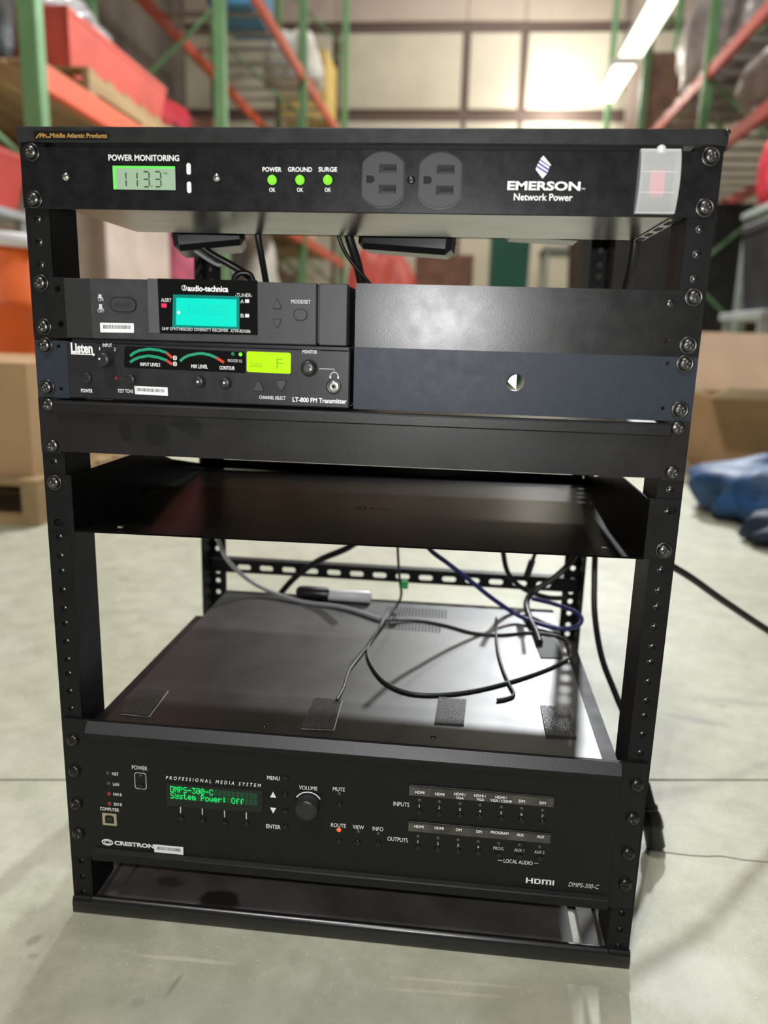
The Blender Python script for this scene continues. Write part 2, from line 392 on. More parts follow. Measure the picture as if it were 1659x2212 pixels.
# ================================================================== SETTING
def concrete(name, stains):
    m = bpy.data.materials.new(name); m.use_nodes = True; nt = m.node_tree; b = nt.nodes['Principled BSDF']; N = nt.nodes.new; L = nt.links.new
    tc = N('ShaderNodeTexCoord')
    def noise(sc, det, rough=.6):
        n = N('ShaderNodeTexNoise'); n.inputs['Scale'].default_value = sc; n.inputs['Detail'].default_value = det; n.inputs['Roughness'].default_value = rough
        L(tc.outputs['Object'], n.inputs['Vector']); return n
    def ramp(src, stops):
        r = N('ShaderNodeValToRGB'); cr = r.color_ramp
        while len(cr.elements) < len(stops): cr.elements.new(.5)
        for e, (p, c) in zip(cr.elements, stops): e.position = p; e.color = (*c, 1)
        L(src, r.inputs['Fac']); return r.outputs['Color']
    def mix(kind, f, a, c):
        x = N('ShaderNodeMix'); x.data_type = 'RGBA'; x.blend_type = kind
        if isinstance(f, float): x.inputs['Factor'].default_value = f
        else: L(f, x.inputs['Factor'])
        L(a, x.inputs[6]); L(c, x.inputs[7]) if not isinstance(c, tuple) else setattr(x.inputs[7], 'default_value', (*c, 1)); return x.outputs[2]
    base = ramp(noise(3.2, 8).outputs['Fac'], [(.3, (.415, .420, .315)), (.5, (.47, .472, .365)), (.7, (.525, .52, .425))])
    c2 = ramp(noise(24, 6, .7).outputs['Fac'], [(.3, (.70, .71, .68)), (.62, (1.04, 1.04, 1.04))])
    col = mix('MULTIPLY', .75, base, c2)
    spk = ramp(noise(420, 2).outputs['Fac'], [(.68, (0, 0, 0)), (.76, (1, 1, 1))])
    col = mix('MIX', spk, col, (.70, .69, .63))
    spk2 = ramp(noise(160, 3).outputs['Fac'], [(.67, (0, 0, 0)), (.80, (1, 1, 1))])
    col = mix('MIX', spk2, col, (.30, .29, .25))
    for (x, y_, rx_, ry_, ang, c, amt) in stains:          # smudges and scuffs with a shape of their own
        mp = N('ShaderNodeMapping'); mp.vector_type = 'TEXTURE'; mp.inputs['Location'].default_value = (x, y_, FLOORZ); mp.inputs['Rotation'].default_value = (0, 0, ang)
        mp.inputs['Scale'].default_value = (rx_, ry_, 1); L(tc.outputs['Object'], mp.inputs['Vector'])
        nz = noise(60, 4); ad = N('ShaderNodeVectorMath'); ad.operation = 'MULTIPLY_ADD'
        L(nz.outputs['Color'], ad.inputs[0]); ad.inputs[1].default_value = (.8, .8, 0); L(mp.outputs[0], ad.inputs[2])
        sb = N('ShaderNodeVectorMath'); sb.operation = 'SUBTRACT'; L(ad.outputs[0], sb.inputs[0]); sb.inputs[1].default_value = (.4, .4, 0)
        ln = N('ShaderNodeVectorMath'); ln.operation = 'LENGTH'; L(sb.outputs[0], ln.inputs[0])
        mr = N('ShaderNodeMapRange'); mr.inputs['From Min'].default_value = .5; mr.inputs['From Max'].default_value = 1.0; mr.inputs['To Min'].default_value = amt; mr.inputs['To Max'].default_value = 0
        L(ln.outputs['Value'], mr.inputs['Value']); col = mix('MIX', mr.outputs[0], col, c)
    L(col, b.inputs['Base Color'])
    rr = N('ShaderNodeMapRange'); rr.inputs['To Min'].default_value = .38; rr.inputs['To Max'].default_value = .62; L(noise(9, 4).outputs['Fac'], rr.inputs['Value']); L(rr.outputs[0], b.inputs['Roughness'])
    bp = N('ShaderNodeBump'); bp.inputs['Strength'].default_value = .25; bp.inputs['Distance'].default_value = .0008; L(noise(220, 5).outputs['Fac'], bp.inputs['Height']); L(bp.outputs['Normal'], b.inputs['Normal'])
    MATS[name] = m
FLOORZ = -0.0127
def st(px, py, rx_, ry_, ang, c, amt):
    p = at(px, py, 2, -12.7); return (p[0] / 1000, p[1] / 1000, rx_, ry_, ang, c, amt)
concrete('concrete', [st(1505, 1555, .042, .014, -.25, (.24, .23, .21), .6), st(75, 2030, .006, .009, -.4, (.20, .19, .16), .6), st(70, 2065, .006, .004, 0, (.24, .23, .19), .5),
                      st(375, 2130, .003, .015, -.25, (.22, .21, .17), .6), st(300, 2165, .007, .006, .5, (.27, .26, .21), .5), st(395, 2072, .048, .003, .02, (.62, .61, .50), .6),
                      st(985, 2122, .07, .0022, .03, (.60, .59, .45), .55), st(970, 2145, .07, .0022, .05, (.60, .59, .45), .5), st(1560, 1525, .01, .008, 0, (.25, .24, .2), .5),
                      st(250, 1990, .05, .03, 0, (.30, .30, .22), .5), st(570, 2180, .2, .03, .1, (.34, .34, .28), .4), st(1500, 2120, .06, .05, .3, (.62, .61, .56), .5), st(1200, 2170, .09, .04, .3, (.30, .29, .22), .5)])
mat('joint_dark', (.17, .165, .14), .9)
mat('wall_cream', (.66, .60, .47), .6, var=.08, vscale=1.5)
mat('wall_upper', (.56, .46, .38), .6, var=.06, vscale=1.5)
mat('girt_brown', (.13, .085, .07), .6)
mat('wall_brown', (.20, .165, .14), .8, var=.3, vscale=1.2)
mat('upright_green', (.16, .34, .15), .45, var=.12, vscale=6)
mat('beam_orange', (.82, .12, .05), .42, var=.1, vscale=5)
mat('beam_red', (.62, .08, .07), .45, var=.1, vscale=5)
mat('wood', (.40, .27, .13), .75, var=.25, vscale=9, stretch=(1, .12, 1))
mat('cardboard', (.47, .30, .155), .75, var=.1, vscale=6)
mat('cardboard_pale', (.70, .55, .40), .75, var=.08, vscale=6)
mat('cardboard_yellow', (.62, .34, .08), .75, var=.1, vscale=6)
mat('tape', (.55, .42, .26), .3)
mat('coral_tote', (.75, .12, .09), .45, var=.12, vscale=4)
mat('red_fabric', (.50, .02, .035), .7, var=.25, vscale=9)
mat('pink_fabric', (.50, .10, .16), .7, var=.25, vscale=9)
mat('black_bag', (.012, .012, .013), .45, var=.3, vscale=8)
mat('silver_wrap', (.55, .54, .55), .25, metal=.3, var=.35, vscale=6)
mat('grey_wrap', (.36, .32, .31), .4, var=.3, vscale=5)
mat('white_wrap', (.80, .79, .74), .5, var=.08, vscale=4)
mat('yellow_goods', (.80, .58, .18), .6, var=.15, vscale=6)
mat('blue_goods', (.10, .35, .62), .5, var=.15, vscale=6)
mat('green_bin', (.01, .10, .065), .45, var=.1, vscale=5)
mat('grey_green', (.30, .34, .31), .6, var=.1, vscale=5)
mat('table_grey', (.33, .345, .35), .45, var=.08, vscale=5)
mat('tote_black', (.022, .022, .024), .5, var=.2, vscale=5)
mat('orange_bucket', (.75, .13, .015), .45, var=.1, vscale=5)
mat('blue_sack', (.008, .06, .17), .55, var=.35, vscale=14)
mat('navy_sack', (.006, .02, .05), .6, var=.35, vscale=14)
mat('brown_goods', (.24, .13, .085), .7, var=.3, vscale=5)
mat('pink_carton', (.55, .44, .37), .7, var=.1, vscale=5)
mat('lamp_white', (.9, .9, .85), .4, emit=(1.0, .95, .78), estr=3.0)
def struct(name, mb, m_, parent=None):
    o = mb.build(name, m_, parent)
    if parent is None: o['kind'] = 'structure'
    return o
# concrete floor: two slabs parted by a sawn joint that crosses behind the rack
def jl(x): return 292 + 0.148 * (x - 325)
fl_ = MB(); fl_.box(-9000, 9000, -9000, 14200, -60, -18)
floor = struct('floor', fl_, 'joint_dark')
for n_, poly in (('floor_slab', [(-9000, -9000), (9000, -9000), (9000, jl(9000) - 2.0), (-9000, jl(-9000) - 2.0)]), ('floor_slab', [(-9000, jl(-9000) + 2.0), (9000, jl(9000) + 2.0), (9000, 14200), (-9000, 14200)])):
    mb = MB(); mb.T = Matrix(((1, 0, 0, 0), (0, 0, 1, 0), (0, 1, 0, 0), (0, 0, 0, 1))); mb.prism(poly, -12.7, -30); mb.build(n_, 'concrete', floor)
ck = [(1412, 1838), (1450, 1843), (1490, 1848), (1530, 1850), (1552, 1849), (1575, 1852), (1600, 1857), (1640, 1861), (1700, 1866), (1780, 1870)]
mb = MB(); mb.T = Matrix(((1, 0, 0, 0), (0, 0, 1, 0), (0, 1, 0, 0), (0, 0, 0, 1)))
mb.strip([at(a, b, 2, -12.7)[:2] for a, b in ck], 1.6, -12.45); mb.build('floor_crack', 'joint_dark', floor)
# far wall: pale panels between brown girts
wb = struct('wall_back', MB().box(-9000, 9000, 14100, 14200, -12.7, 8200), 'girt_brown')
xs = [-6800, -4600, -2400, -131, 853, 2950, 5100]
for i in range(len(xs) - 1): MB().box(xs[i] + 70, xs[i + 1] - 70, 14040, 14110, 4420, 5620, 10).build('wall_panel', 'wall_cream', wb)
for i in range(len(xs) - 1): MB().box(xs[i] + 40, xs[i + 1] - 40, 14040, 14110, 300, 4220, 10).build('wall_panel', 'wall_cream', wb)
for i in range(len(xs) - 1): MB().box(xs[i] + 5, xs[i + 1] - 5, 14040, 14110, 5800, 8150, 10).build('wall_panel', 'wall_upper', wb)
struct('wall_left', MB().box(-5200, -5100, -3000, 14100, -12.7, 8200), 'wall_brown')
struct('wall_right', MB().box(5300, 5400, -3000, 14100, -12.7, 8200), 'wall_brown')

FLOOR = -12.7
# ================================================================== RACK FRAME
rack = thing('equipment_rack', 'tall open black steel equipment rack standing on the concrete floor', 'rack', (0, 200, FLOOR))
def rail(x0, x1, yf, yb, front):
    mb = MB()
    holes = []
    for k in range(1, 15):
        for j in range(3): holes.append(circ(math.copysign(232.55, x0), hole_z(k, j), 2.7, 12))
    zt = 14 * U
    for k in range(14):                       # one plate piece per rack space keeps the tessellation clean
        z0, z1 = k * U, (k + 1) * U
        hs = [h for h in holes if z0 < sum(p[1] for p in h) / 12 < z1]
        mb.prism(rect(x0, x1, z0, z1), yf, yf + 2.0, hs, back=False)
    t = 1.8; xo, xi = (x0, x1) if x0 < 0 else (x1, x0); s = 1 if x0 < 0 else -1
    mb.box(xo, xo + s * t, yf + 1.2, yb, 0, zt, 0.3)
    if front: mb.box(xi - s * t, xi, yf + 1.2, yb, 0, zt, 0.3)
    mb.mat(1)
    for h in holes:                            # threaded strip behind each hole
        cx, cz = sum(p[0] for p in h) / 12, sum(p[1] for p in h) / 12
        mb.lathe([(2.75, 0), (2.5, 3.4), (0.9, 3.8)], (cx, yf + 1.6, cz), (0, 1, 0), 10, capend=False)
    mb.mat(2)
    if front: mb.box(min(xo + s * t, xi - s * t), max(xo + s * t, xi - s * t), yf + 6, yf + 7, 0, zt)
    return mb.build('rail', ['rail_black', 'thread_metal', 'dark_void'], rack)
rail(-241.5, -223.5, 0, 41, True); rail(223.5, 241.5, 0, 41, True)
# rear rails: an L with its face at the back
for s in (-1, 1):
    mb = MB(); x0, x1 = sorted((s * 241.5, s * 221))
    for k in range(14):
        mb.prism(rect(x0, x1, k * U, (k + 1) * U), 393, 395, [circ(s * 232, k * U + q, 3.4, 10) for q in (6.35, 22.2, 38.1)])
    mb.box(s * 241.5, s * 239.5, 356, 395, 0, 14 * U, 0.3)
    mb.build('rail', 'rail_black', rack)
# top panel with a folded lip
mb = MB()
mb.box(-242.5, 243.5, -1.5, 398, 630.6, 632.6, 0.4)
mb.box(-242.5, 243.5, -3.2, -1.4, 622.3, 632.6, 0.8)
mb.box(-242.5, -240.7, -1.5, 396, 619.5, 631, 0.4); mb.box(241.7, 243.5, -1.5, 396, 619.5, 631, 0.4)
mb.box(-242.5, 243.5, 396, 398, 612, 632, 0.4)
top = mb.build('top_panel', 'black_powder', rack)
MB().box(-215, 216, -0.8, 2, 618.6, 622.6, 0.2).build('top_flange', 'rail_black', rack)
MB().lathe([(1.9, 0), (1.9, 1.2), (1.2, 2)], (242.0, -3.0, 630.3), n=12).build('corner_stud', 'dark_nickel', rack)
# maker's name on the lip
y = -3.35
MB().prism([FX(*p, y) for p in ((74, 303), (72, 283), (222, 282), (238, 292), (234, 302))][::-1], y, y + 0.1).build('name_sticker', 'rail_black', top)
text(top, 'Middle Atlantic Products', 108, 292.5, 231, 293, 10, y - 0.1, 'gold_print', 0.02)
sq = [(78, 299), (84, 291), (88, 287), (87, 293), (85, 298), (91, 290), (94, 288), (93, 294), (92, 298), (97, 291), (100, 291), (99, 296), (104, 296.5), (108, 296)]
MB().strip([FX(a, b, y) for a, b in sq], 0.75, y - 0.1).build('maker_logo', 'gold_print', top)
# base: folded tray with slots, rolled front sill
mb = MB(); mb.T = Matrix(((1, 0, 0, 0), (0, 0, 1, 0), (0, 1, 0, 0), (0, 0, 0, 1)))   # prism now lies flat: (x, y) polygon, z thickness
slots = [rrect(-205, 60, 9, 62, 4.4), rrect(203, 35, 8, 62, 3.9), rrect(-205, 300, 9, 62, 4.4), rrect(203, 300, 9, 62, 4.4)]
mb.prism(rect(-222, 222, 3, 393), -9.5, -7.5, slots)
mb.T = None
mb.box(-241, -222, 0, 394, -12.5, -1, 0.6); mb.box(222, 241.5, 0, 394, -12.5, -1, 0.6); mb.box(-240, 240, 392, 394, -12.5, 14, 0.4)
mb.box(-221, -150, 10, 390, -11.5, -10.2)
mb.build('base_tray', 'tray_dusty', rack)
mb = MB()
prof = [(-2.6, -12.6), (-3.4, -11.5), (-3.4, -2.2), (-2.6, 0.6), (-0.6, 2.9), (2.0, 3.4), (3.6, 2.4), (3.9, 0.0), (3.2, -9), (3.2, -12.6)]
n = len(prof); v = [(x, a, b) for x in (-241.5, 242.5) for a, b in prof]
mb.add(v, [[i, (i + 1) % n, n + (i + 1) % n, n + i] for i in range(n)], True); mb.add(v, [list(range(n))[::-1], list(range(n, 2 * n))])
mb.build('front_sill', 'sill_black', rack)
MB().box(-241.5, -224, -3, 2, -12.6, 4, 1.2).build('corner_gusset', 'rail_black', rack); MB().box(224, 242.5, -3, 2, -12.6, 4, 1.2).build('corner_gusset', 'rail_black', rack)
# rear cross bar with slots
mb = MB()
mb.prism(rect(-240, 240, 184, 205), 392, 394, [rrect(-196 + i * 30.2, 192, 18, 7, 3.4) for i in range(14)] + [circ(-211, 192, 3), circ(225, 192, 3)])
mb.box(-240, 240, 380, 394, 204, 206, 0.4)
mb.build('crossbar', 'rail_black', rack)
# ================================================================== POWER CONDITIONER
pdu = thing('power_conditioner', 'black rack power conditioner with two outlets and a voltage display, topmost in the rack', 'power strip', (0, 60, 578))
mb = MB(); mb.box(-241, 241.5, -2.8, -0.2, 578.2, 619.2, 0.5).build('front_panel', 'pdu_black', pdu)
mb = MB(); mb.box(-213, 214, -0.2, 128, 579.5, 617.5, 0.6)
mb.build('chassis', 'pdu_chassis', pdu)
mb = MB(); mb.box(214.2, 222, 6, 122, 578.4, 579.9, 0.2); mb.build('side_flange', 'pdu_chassis', pdu)
mb = MB()
for q in (18, 48, 78, 104): mb.box(216, 220, q, q + 14, 577.9, 578.6)
mb.build('vent_slots', 'dark_void', pdu)
for p in ((66, 328), (72, 430), (1537, 337), (1524, 448)): screw(pdu, *p, SCREW_CUP)
Y0 = -2.95
for p in ((142, 382), (468, 384)):
    x, z = FX(*p); MB().lathe([(2.9, 0), (2.8, 0.5), (1.9, 1.3), (0.5, 1.6)], (x, -2.8, z), n=16).build('rivet', 'bright_metal', pdu)
x, z = FX(888, 389); MB().lathe([(2.8, 0), (2.7, 0.7), (1.6, 1.5), (0.6, 1.1)], (x, -2.8, z), n=14).build('outlet_screw', 'black_screw', pdu)
# voltage display
x0, z1 = FX(243, 358); x1, z0 = FX(380, 411)
d = MB().prism(rect(x0 - .8, x1 + .8, z0 - .8, z1 + .8), -3.1, -2.6, [rect(x0, x1, z0, z1)]).build('display', 'gloss_black', pdu)
mb = MB(); mb.box(x0, x1, -2.9, -2.5, z0, z1); mb.build('glass', 'lcd_grey', d)
MB().box(x0, x1, -2.96, -2.9, z1 - 1.6, z1).box(x0, x0 + 2.4, -2.96, -2.9, z0, z1 - 1.6).build('backlight_edge', 'lcd_edge', d)
def seg7(mb, ch, xc, zc, wd, ht, t, y, sh=0.06):
    S = {'1': 'bc', '3': 'abcdg', '8': 'abcdefg', '.': ''}[ch]; a, b = wd / 2, ht / 2
    def q(x_, z_): return (xc + x_ + sh * z_, z_ + zc)
    g = t * 0.35
    H = lambda zz: [q(-a + g, zz), q(-a + g + t / 2, zz + t / 2), q(a - g - t / 2, zz + t / 2), q(a - g, zz), q(a - g - t / 2, zz - t / 2), q(-a + g + t / 2, zz - t / 2)]
    V = lambda xx, s0: [q(xx, s0 * g), q(xx + t / 2, s0 * (g + t / 2)), q(xx + t / 2, s0 * (b - g - t / 2)), q(xx, s0 * (b - g)), q(xx - t / 2, s0 * (b - g - t / 2)), q(xx - t / 2, s0 * (g + t / 2))]
    D = {'a': lambda: H(b), 'g': lambda: H(0), 'd': lambda: H(-b), 'b': lambda: V(a, 1), 'c': lambda: V(a, -1), 'f': lambda: V(-a, 1), 'e': lambda: V(-a, -1)}
    for c_ in S: mb.prism(D[c_](), y - 0.05, y)
mb = MB()
for ch, px in (('1', 266), ('1', 290), ('3', 316), ('3', 341)):
    xx, zz = FX(px, 387.5); seg7(mb, ch, xx, zz, 4.4, 9.9, 0.85, -3.0, 0.0)
xx, zz = FX(328, 402); mb.box(xx - .4, xx + .4, -3.05, -3.0, zz - .4, zz + .4)
mb.build('digits', 'lcd_digit', d)
text(d, 'Volt', 352, 374, 362, 374, 6, -3.0, 'lcd_digit')
text(pdu, 'POWER MONITORING', 234, 341, 387, 341, 13.5, Y0, bold=0.022)
for p in ((408, 365), (409, 405)):
    xx, zz = FX(*p); MB().prism(rrect(xx, zz, 3.1, 7.6, 1.5), -3.3, -2.8).build('button', 'white_plastic', pdu)
for px, t, l, r in ((588, 'POWER', 567, 608), (648, 'GROUND', 622, 674), (708, 'SURGE', 688, 728)):
    text(pdu, t, l, 366, r, 366, 10, Y0, bold=0.02); text(pdu, 'OK', px - 6.5, 410, px + 7, 410, 9, Y0, bold=0.015)
    xx, zz = FX(px, 389)
    l_ = MB().lathe([(3.9, 0), (3.9, 0.3), (3.3, 0.4)], (xx, -2.8, zz), n=18).build('indicator_lamp', 'dark_print', pdu)
    MB().lathe([(3.2, 0), (3.1, 0.9), (2.4, 1.9), (1.2, 2.5), (0.3, 2.65)], (xx, -2.9, zz), n=18).build('lens', 'led_green', l_)
# outlets
for px, py in ((827, 388), (951, 390)):
    cx, cz = FX(px, py, -4.5); R_ = 17.3; hw = 13.9
    P_ = [(cx + max(-hw, min(hw, R_ * math.cos(2 * PI * i / 48))), cz + R_ * math.sin(2 * PI * i / 48)) for i in range(48)]
    sl = [rect(cx - 2.6, cx + 9.2, cz + dz - 2.9, cz + dz + 2.9) for dz in (6.8, -6.3)]
    gr = [(cx - 11.2, cz - 2.4), (cx - 8.0, cz - 2.4)] + [(cx - 8.0 + 2.4 * math.sin(a), cz - 2.4 * math.cos(a)) for a in (0.5, 1.0, 1.57, 2.1, 2.6)] + [(cx - 8.0, cz + 2.4), (cx - 11.2, cz + 2.4)]
    o = MB().prism(P_, -5.2, -2.8, sl + [gr]).build('outlet', 'outlet_black', pdu)
    P2 = [(cx + (a - cx) * 1.06, cz + (b - cz) * 1.06) for a, b in P_]
    MB().prism(P2, -3.3, -2.8, [P_]).build('rim', 'dark_print', o)
    mb = MB()
    for dz in (6.8, -6.3):                     # funnelled slots
        a0, a1, b0, b1 = cx - 2.6, cx + 9.2, cz + dz - 2.9, cz + dz + 2.9
        i0, i1, j0, j1 = cx + 0.2, cx + 8.2, cz + dz - 1.1, cz + dz + 1.1
        v = [(a0, -5.0, b0), (a1, -5.0, b0), (a1, -5.0, b1), (a0, -5.0, b1), (i0, -3.6, j0), (i1, -3.6, j0), (i1, -3.6, j1), (i0, -3.6, j1)]
        mb.mat(0).add(v, [[0, 1, 5, 4], [1, 2, 6, 5], [2, 3, 7, 6], [3, 0, 4, 7]]); mb.mat(1).add(v, [[4, 5, 6, 7]])
    mb.mat(1).prism(gr, -3.2, -3.0)
    mb.build('slots', ['outlet_black', 'dark_void'], o)
# maker's mark
text(pdu, 'EMERSON', 1096, 401, 1254, 402, 20, Y0, bold=0.035)
text(pdu, 'TM', 1255, 408, 1264, 408, 4, Y0)
text(pdu, 'Network Power', 1110, 425.5, 1237, 426.5, 15.5, Y0, bold=0.02)
mb = MB(); mb2 = MB()
for q in (((1174, 336), (1191, 357), (1187.5, 358.5), (1167, 343.5)), ((1164, 350), (1166, 346.5), (1186.5, 360.5), (1186, 365)), ((1160, 357.5), (1162, 353.5), (1184.5, 369), (1183, 372)), ((1157, 366), (1158.5, 361), (1181.5, 375.5), (1172, 386))):
    mb.prism([FX(a, b, Y0) for a, b in q][::-1], Y0 - 0.05, Y0)
for q in (((1165.6, 345.6), (1167, 344), (1187, 359), (1186.6, 360)), ((1162.5, 352.8), (1164, 350.6), (1186, 365.4), (1185, 368.5)), ((1158.8, 360.3), (1160, 358), (1183, 372.6), (1182, 375))):
    mb2.prism([FX(a, b, Y0) for a, b in q][::-1], Y0 - 0.04, Y0)
lg = mb.build('maker_logo', 'white_print', pdu); mb2.build('logo_stripes', 'blue_print', lg)
# guarded rocker switch
swx0, swz1 = FX(1384, 322, -6); swx1, swz0 = FX(1456, 462, -6); cx = (swx0 + swx1) / 2
s_ = MB().box(cx - 9, cx + 9, -4.2, -2.8, swz0 + 6, swz1 - 5, 0.6).build('power_switch', 'gloss_black', pdu)
mb = MB(); rz0, rz1 = FX(1413, 424, -6)[1], FX(1413, 366, -6)[1]
mb.add([(cx - 4.6, -4.2, rz0), (cx + 4.6, -4.2, rz0), (cx + 4.6, -7.0, rz0 + 1), (cx - 4.6, -7.0, rz0 + 1), (cx - 4.6, -5.2, (rz0 + rz1) / 2), (cx + 4.6, -5.2, (rz0 + rz1) / 2), (cx - 4.6, -4.2, rz1), (cx + 4.6, -4.2, rz1), (cx - 4.6, -6.0, rz1 - 1), (cx + 4.6, -6.0, rz1 - 1)],
       [[0, 1, 2, 3], [3, 2, 5, 4], [4, 5, 9, 8], [8, 9, 7, 6], [0, 3, 4, 8, 6], [1, 7, 9, 5, 2]])
mb.build('rocker', 'rocker_red', s_)
mb = MB(); prof = []                              # bowed clear guard: thin shell with side walls
for i in range(13):
    t = i / 12; zz = swz0 + (swz1 - swz0) * t; prof.append((-3.0 - 9.5 * math.sin(PI * (0.10 + 0.80 * t)) ** 0.7, zz))
for (xa, xb) in ((swx0, swx1),):
    v = []
    for a, b in prof: v += [(xa, a, b), (xb, a, b), (xa + 1.6, a + 1.5, b), (xb - 1.6, a + 1.5, b)]
    fs = []
    for i in range(12):
        o0, o1 = 4 * i, 4 * (i + 1); fs += [[o0, o0 + 1, o1 + 1, o1]]
    mb.add(v, fs, True)
    for xs in (xa, xa + 1.8, xb - 1.8, xb):
        vv = [(xs, a, b) for a, b in prof] + [(xs, -2.9, swz1), (xs, -2.9, swz0)]
        mb.add(vv, [list(range(len(vv)))])
    mb.box(xa, xb, prof[-1][0], -2.9, swz1 - 0.8, swz1); mb.box(xa, xb, prof[0][0], -2.9, swz0, swz0 + 0.8)
    for fz in (0.30, 0.62): mb.box(xa + 2, xb - 2, -12.0, -11.4, swz0 + (swz1 - swz0) * fz, swz0 + (swz1 - swz0) * fz + 0.5)
g = mb.build('switch_guard', 'cover_clear', pdu); g['label'] = 'translucent bowed plastic switch guard'
MB().lathe([(2.6, -2), (3.2, 0), (2.6, 2), (1.0, 3)], (cx + 0.5, -5.5, swz1 - 0.3), (0, 0, 1), 14).build('guard_tab', 'white_plastic', g)

# ================================================================== WIRELESS RECEIVER (half width) WITH ITS EARS
rx = thing('wireless_receiver', 'grey half-width wireless microphone receiver with a glowing cyan display and long blank black ear', 'receiver', (0, 60, 487))
def ear(parent, name, x0, x1, z0, z1, m, holes=(), y0=-2.8, y1=-0.2, r=0.8):
    return MB().prism(rrect((x0 + x1) / 2, (z0 + z1) / 2, x1 - x0, z1 - z0, r, 2), y0, y1, [circ(*FX(a, b, y0), rr, 12) for a, b, rr in holes]).build(name, m, parent)
ear(rx, 'rack_ear', -240, -212.6, 487.6, 531.2, 'panel_black', ((124, 624, 2.4), (131, 700, 2.4)))
e2 = ear(rx, 'blank_ear', 1.6, 240.5, 487.6, 531.6, 'panel_black', ((1440, 736, 2.2),))
MB().box(1.6, 3.4, -0.2, 120, 488.4, 531, 0.3).build('ear_flange', 'panel_black', rx)
MB().box(4, 236, -0.2, 12, 529.9, 531.4, 0.3).build('top_fold', 'panel_black', e2)
x, z = FX(1448, 656); MB().lathe([(2.7, 0), (2.5, 0.4), (1.2, 0.6)], (x, -2.8, z), n=14).build('inset_screw', 'dark_nickel', e2)
for p in ((86, 611), (93, 706), (1500, 642), (1488, 746)): screw(rx, *p, SCREW_CUP)
FYR = -8.0
mb = MB(); mb.box(-211, -3, -1.5, 175, 489, 529.8, 0.8); mb.build('case', 'grey_plastic_dark', rx)
MB().box(-212.3, -192.6, FYR + 0.8, 0, 488, 530.4, 0.7).build('end_cap', 'grey_plastic_dark', rx)
MB().box(-192.4, -25.4, FYR, 0, 488.1, 530.6, 0.6).build('fascia', 'grey_plastic', rx)
MB().box(-23.6, -3.4, FYR, 0, 488.2, 530.6, 0.6).build('end_cap', 'grey_plastic', rx)
y = FYR - 0.25
def fx(px, py): return FX(px, py, y)
mb = MB(); mb.prism([fx(322, 718.5), fx(345, 719.5), fx(340, 602), fx(318, 601.5)], y, FYR).build('trim_strip', 'silver_trim', rx)
win = MB().prism([fx(345, 720), fx(557, 724), fx(556, 606), fx(340, 601.5)], y, FYR).build('display_window', 'gloss_black', rx)
y2 = y - 0.12
q = [fx(380, 702), fx(511, 706), fx(511, 647), fx(381, 643)]
MB().prism([fx(372, 708), fx(517, 712), fx(517, 640), fx(374, 636)], y - 0.06, y).build('screen_glow', 'lcd_cyan_glow', win)
sc_ = MB().prism(q, y2, y).build('screen', 'lcd_cyan', win)
mb = MB()
for i in range(6):
    xx, zz = fx(412 + 14.5 * i, 669 + 0.4 * i); seg7(mb, '8', xx, zz, 3.0, 6.2, 0.5, y2 - 0.01, 0.05)
mb.build('digits', 'lcd_cyan_ghost', win)
xx, zz = fx(386, 675); MB().prism(circ(xx, zz, 1.2), y2 - .06, y2).build('dot', 'white_print', win)
text(win, 'audio-technica', 405, 622.5, 493, 624.5, 13, y2, bold=0.03)
xx, zz = fx(398, 622); mb = MB(); mb.prism(circ(xx, zz, 2.0), y2 - .05, y2, [circ(xx, zz, 1.6)])
for p in (((396, 627), (398, 616.5), (399, 616.5), (397, 627)), ((399.5, 627), (398, 617), (399, 616.5), (401, 627))): mb.prism([fx(*a) for a in p], y2 - .05, y2)
mb.build('maker_logo', 'white_print', win)
text(win, 'ALERT', 348, 648, 370, 648.5, 8, y2); text(win, '-TUNER-', 508, 637, 545, 638.5, 8, y2, 'dim_print')
text(win, 'A', 519, 651, 527, 651, 8, y2, 'dim_print'); text(win, 'B', 520, 682, 527, 682, 8, y2, 'dim_print')
for p in ((534, 650.5), (534, 682)):
    xx, zz = fx(*p); MB().box(xx - 1.5, xx + 1.5, y2 - .1, y2, zz - 1.2, zz + 1.2).build('tuner_lamp', 'dim_print', win)
xx, zz = fx(354.5, 660); MB().box(xx - 1.9, xx + 1.9, y2 - .2, y2, zz - 1.4, zz + 1.4, 0.3).build('alert_lamp', 'led_red_alert', win)
text(win, 'UHF SYNTHESIZED DIVERSITY RECEIVER', 350, 709.5, 493, 714, 6.5, y2, 'dim_print', 0.01)
text(win, 'ATW-R3100b', 497, 714.5, 541, 716, 7, y2, 'dim_print', 0.01, 0.3)
def ringed(parent, name, poly, y, depth, m, ring=0.9, ymid=0.6):
    cx_ = sum(p[0] for p in poly) / len(poly); cz_ = sum(p[1] for p in poly) / len(poly)
    mx = max(max(abs(p[0] - cx_), abs(p[1] - cz_)) for p in poly); s1 = (mx + ring) / mx
    big = [(cx_ + (a - cx_) * s1, cz_ + (b - cz_) * s1) for a, b in poly]
    b_ = MB().prism(poly, y - depth, y + 0.2).build(name, m, parent)
    MB().prism(big, y - 0.06, y + 0.1, [poly]).build('button_gap', 'dark_void', b_)
    return b_
xx, zz = FX(267, 658, FYR)
pb = ringed(rx, 'power_button', rrect(xx, zz, 18.2, 9.4, 4.6, 6), FYR, 1.0, 'grey_plastic', 1.3)
text(pb, 'POWER', 248, 658, 288, 658.6, 9, FYR - 1.1, 'grey_plastic_dark', 0.02)
text(rx, 'ON', 212, 646.5, 223, 646.5, 8, FYR - .1, 'dim_print'); text(rx, 'OFF', 211, 671, 225, 671.3, 8, FYR - .1, 'dim_print')
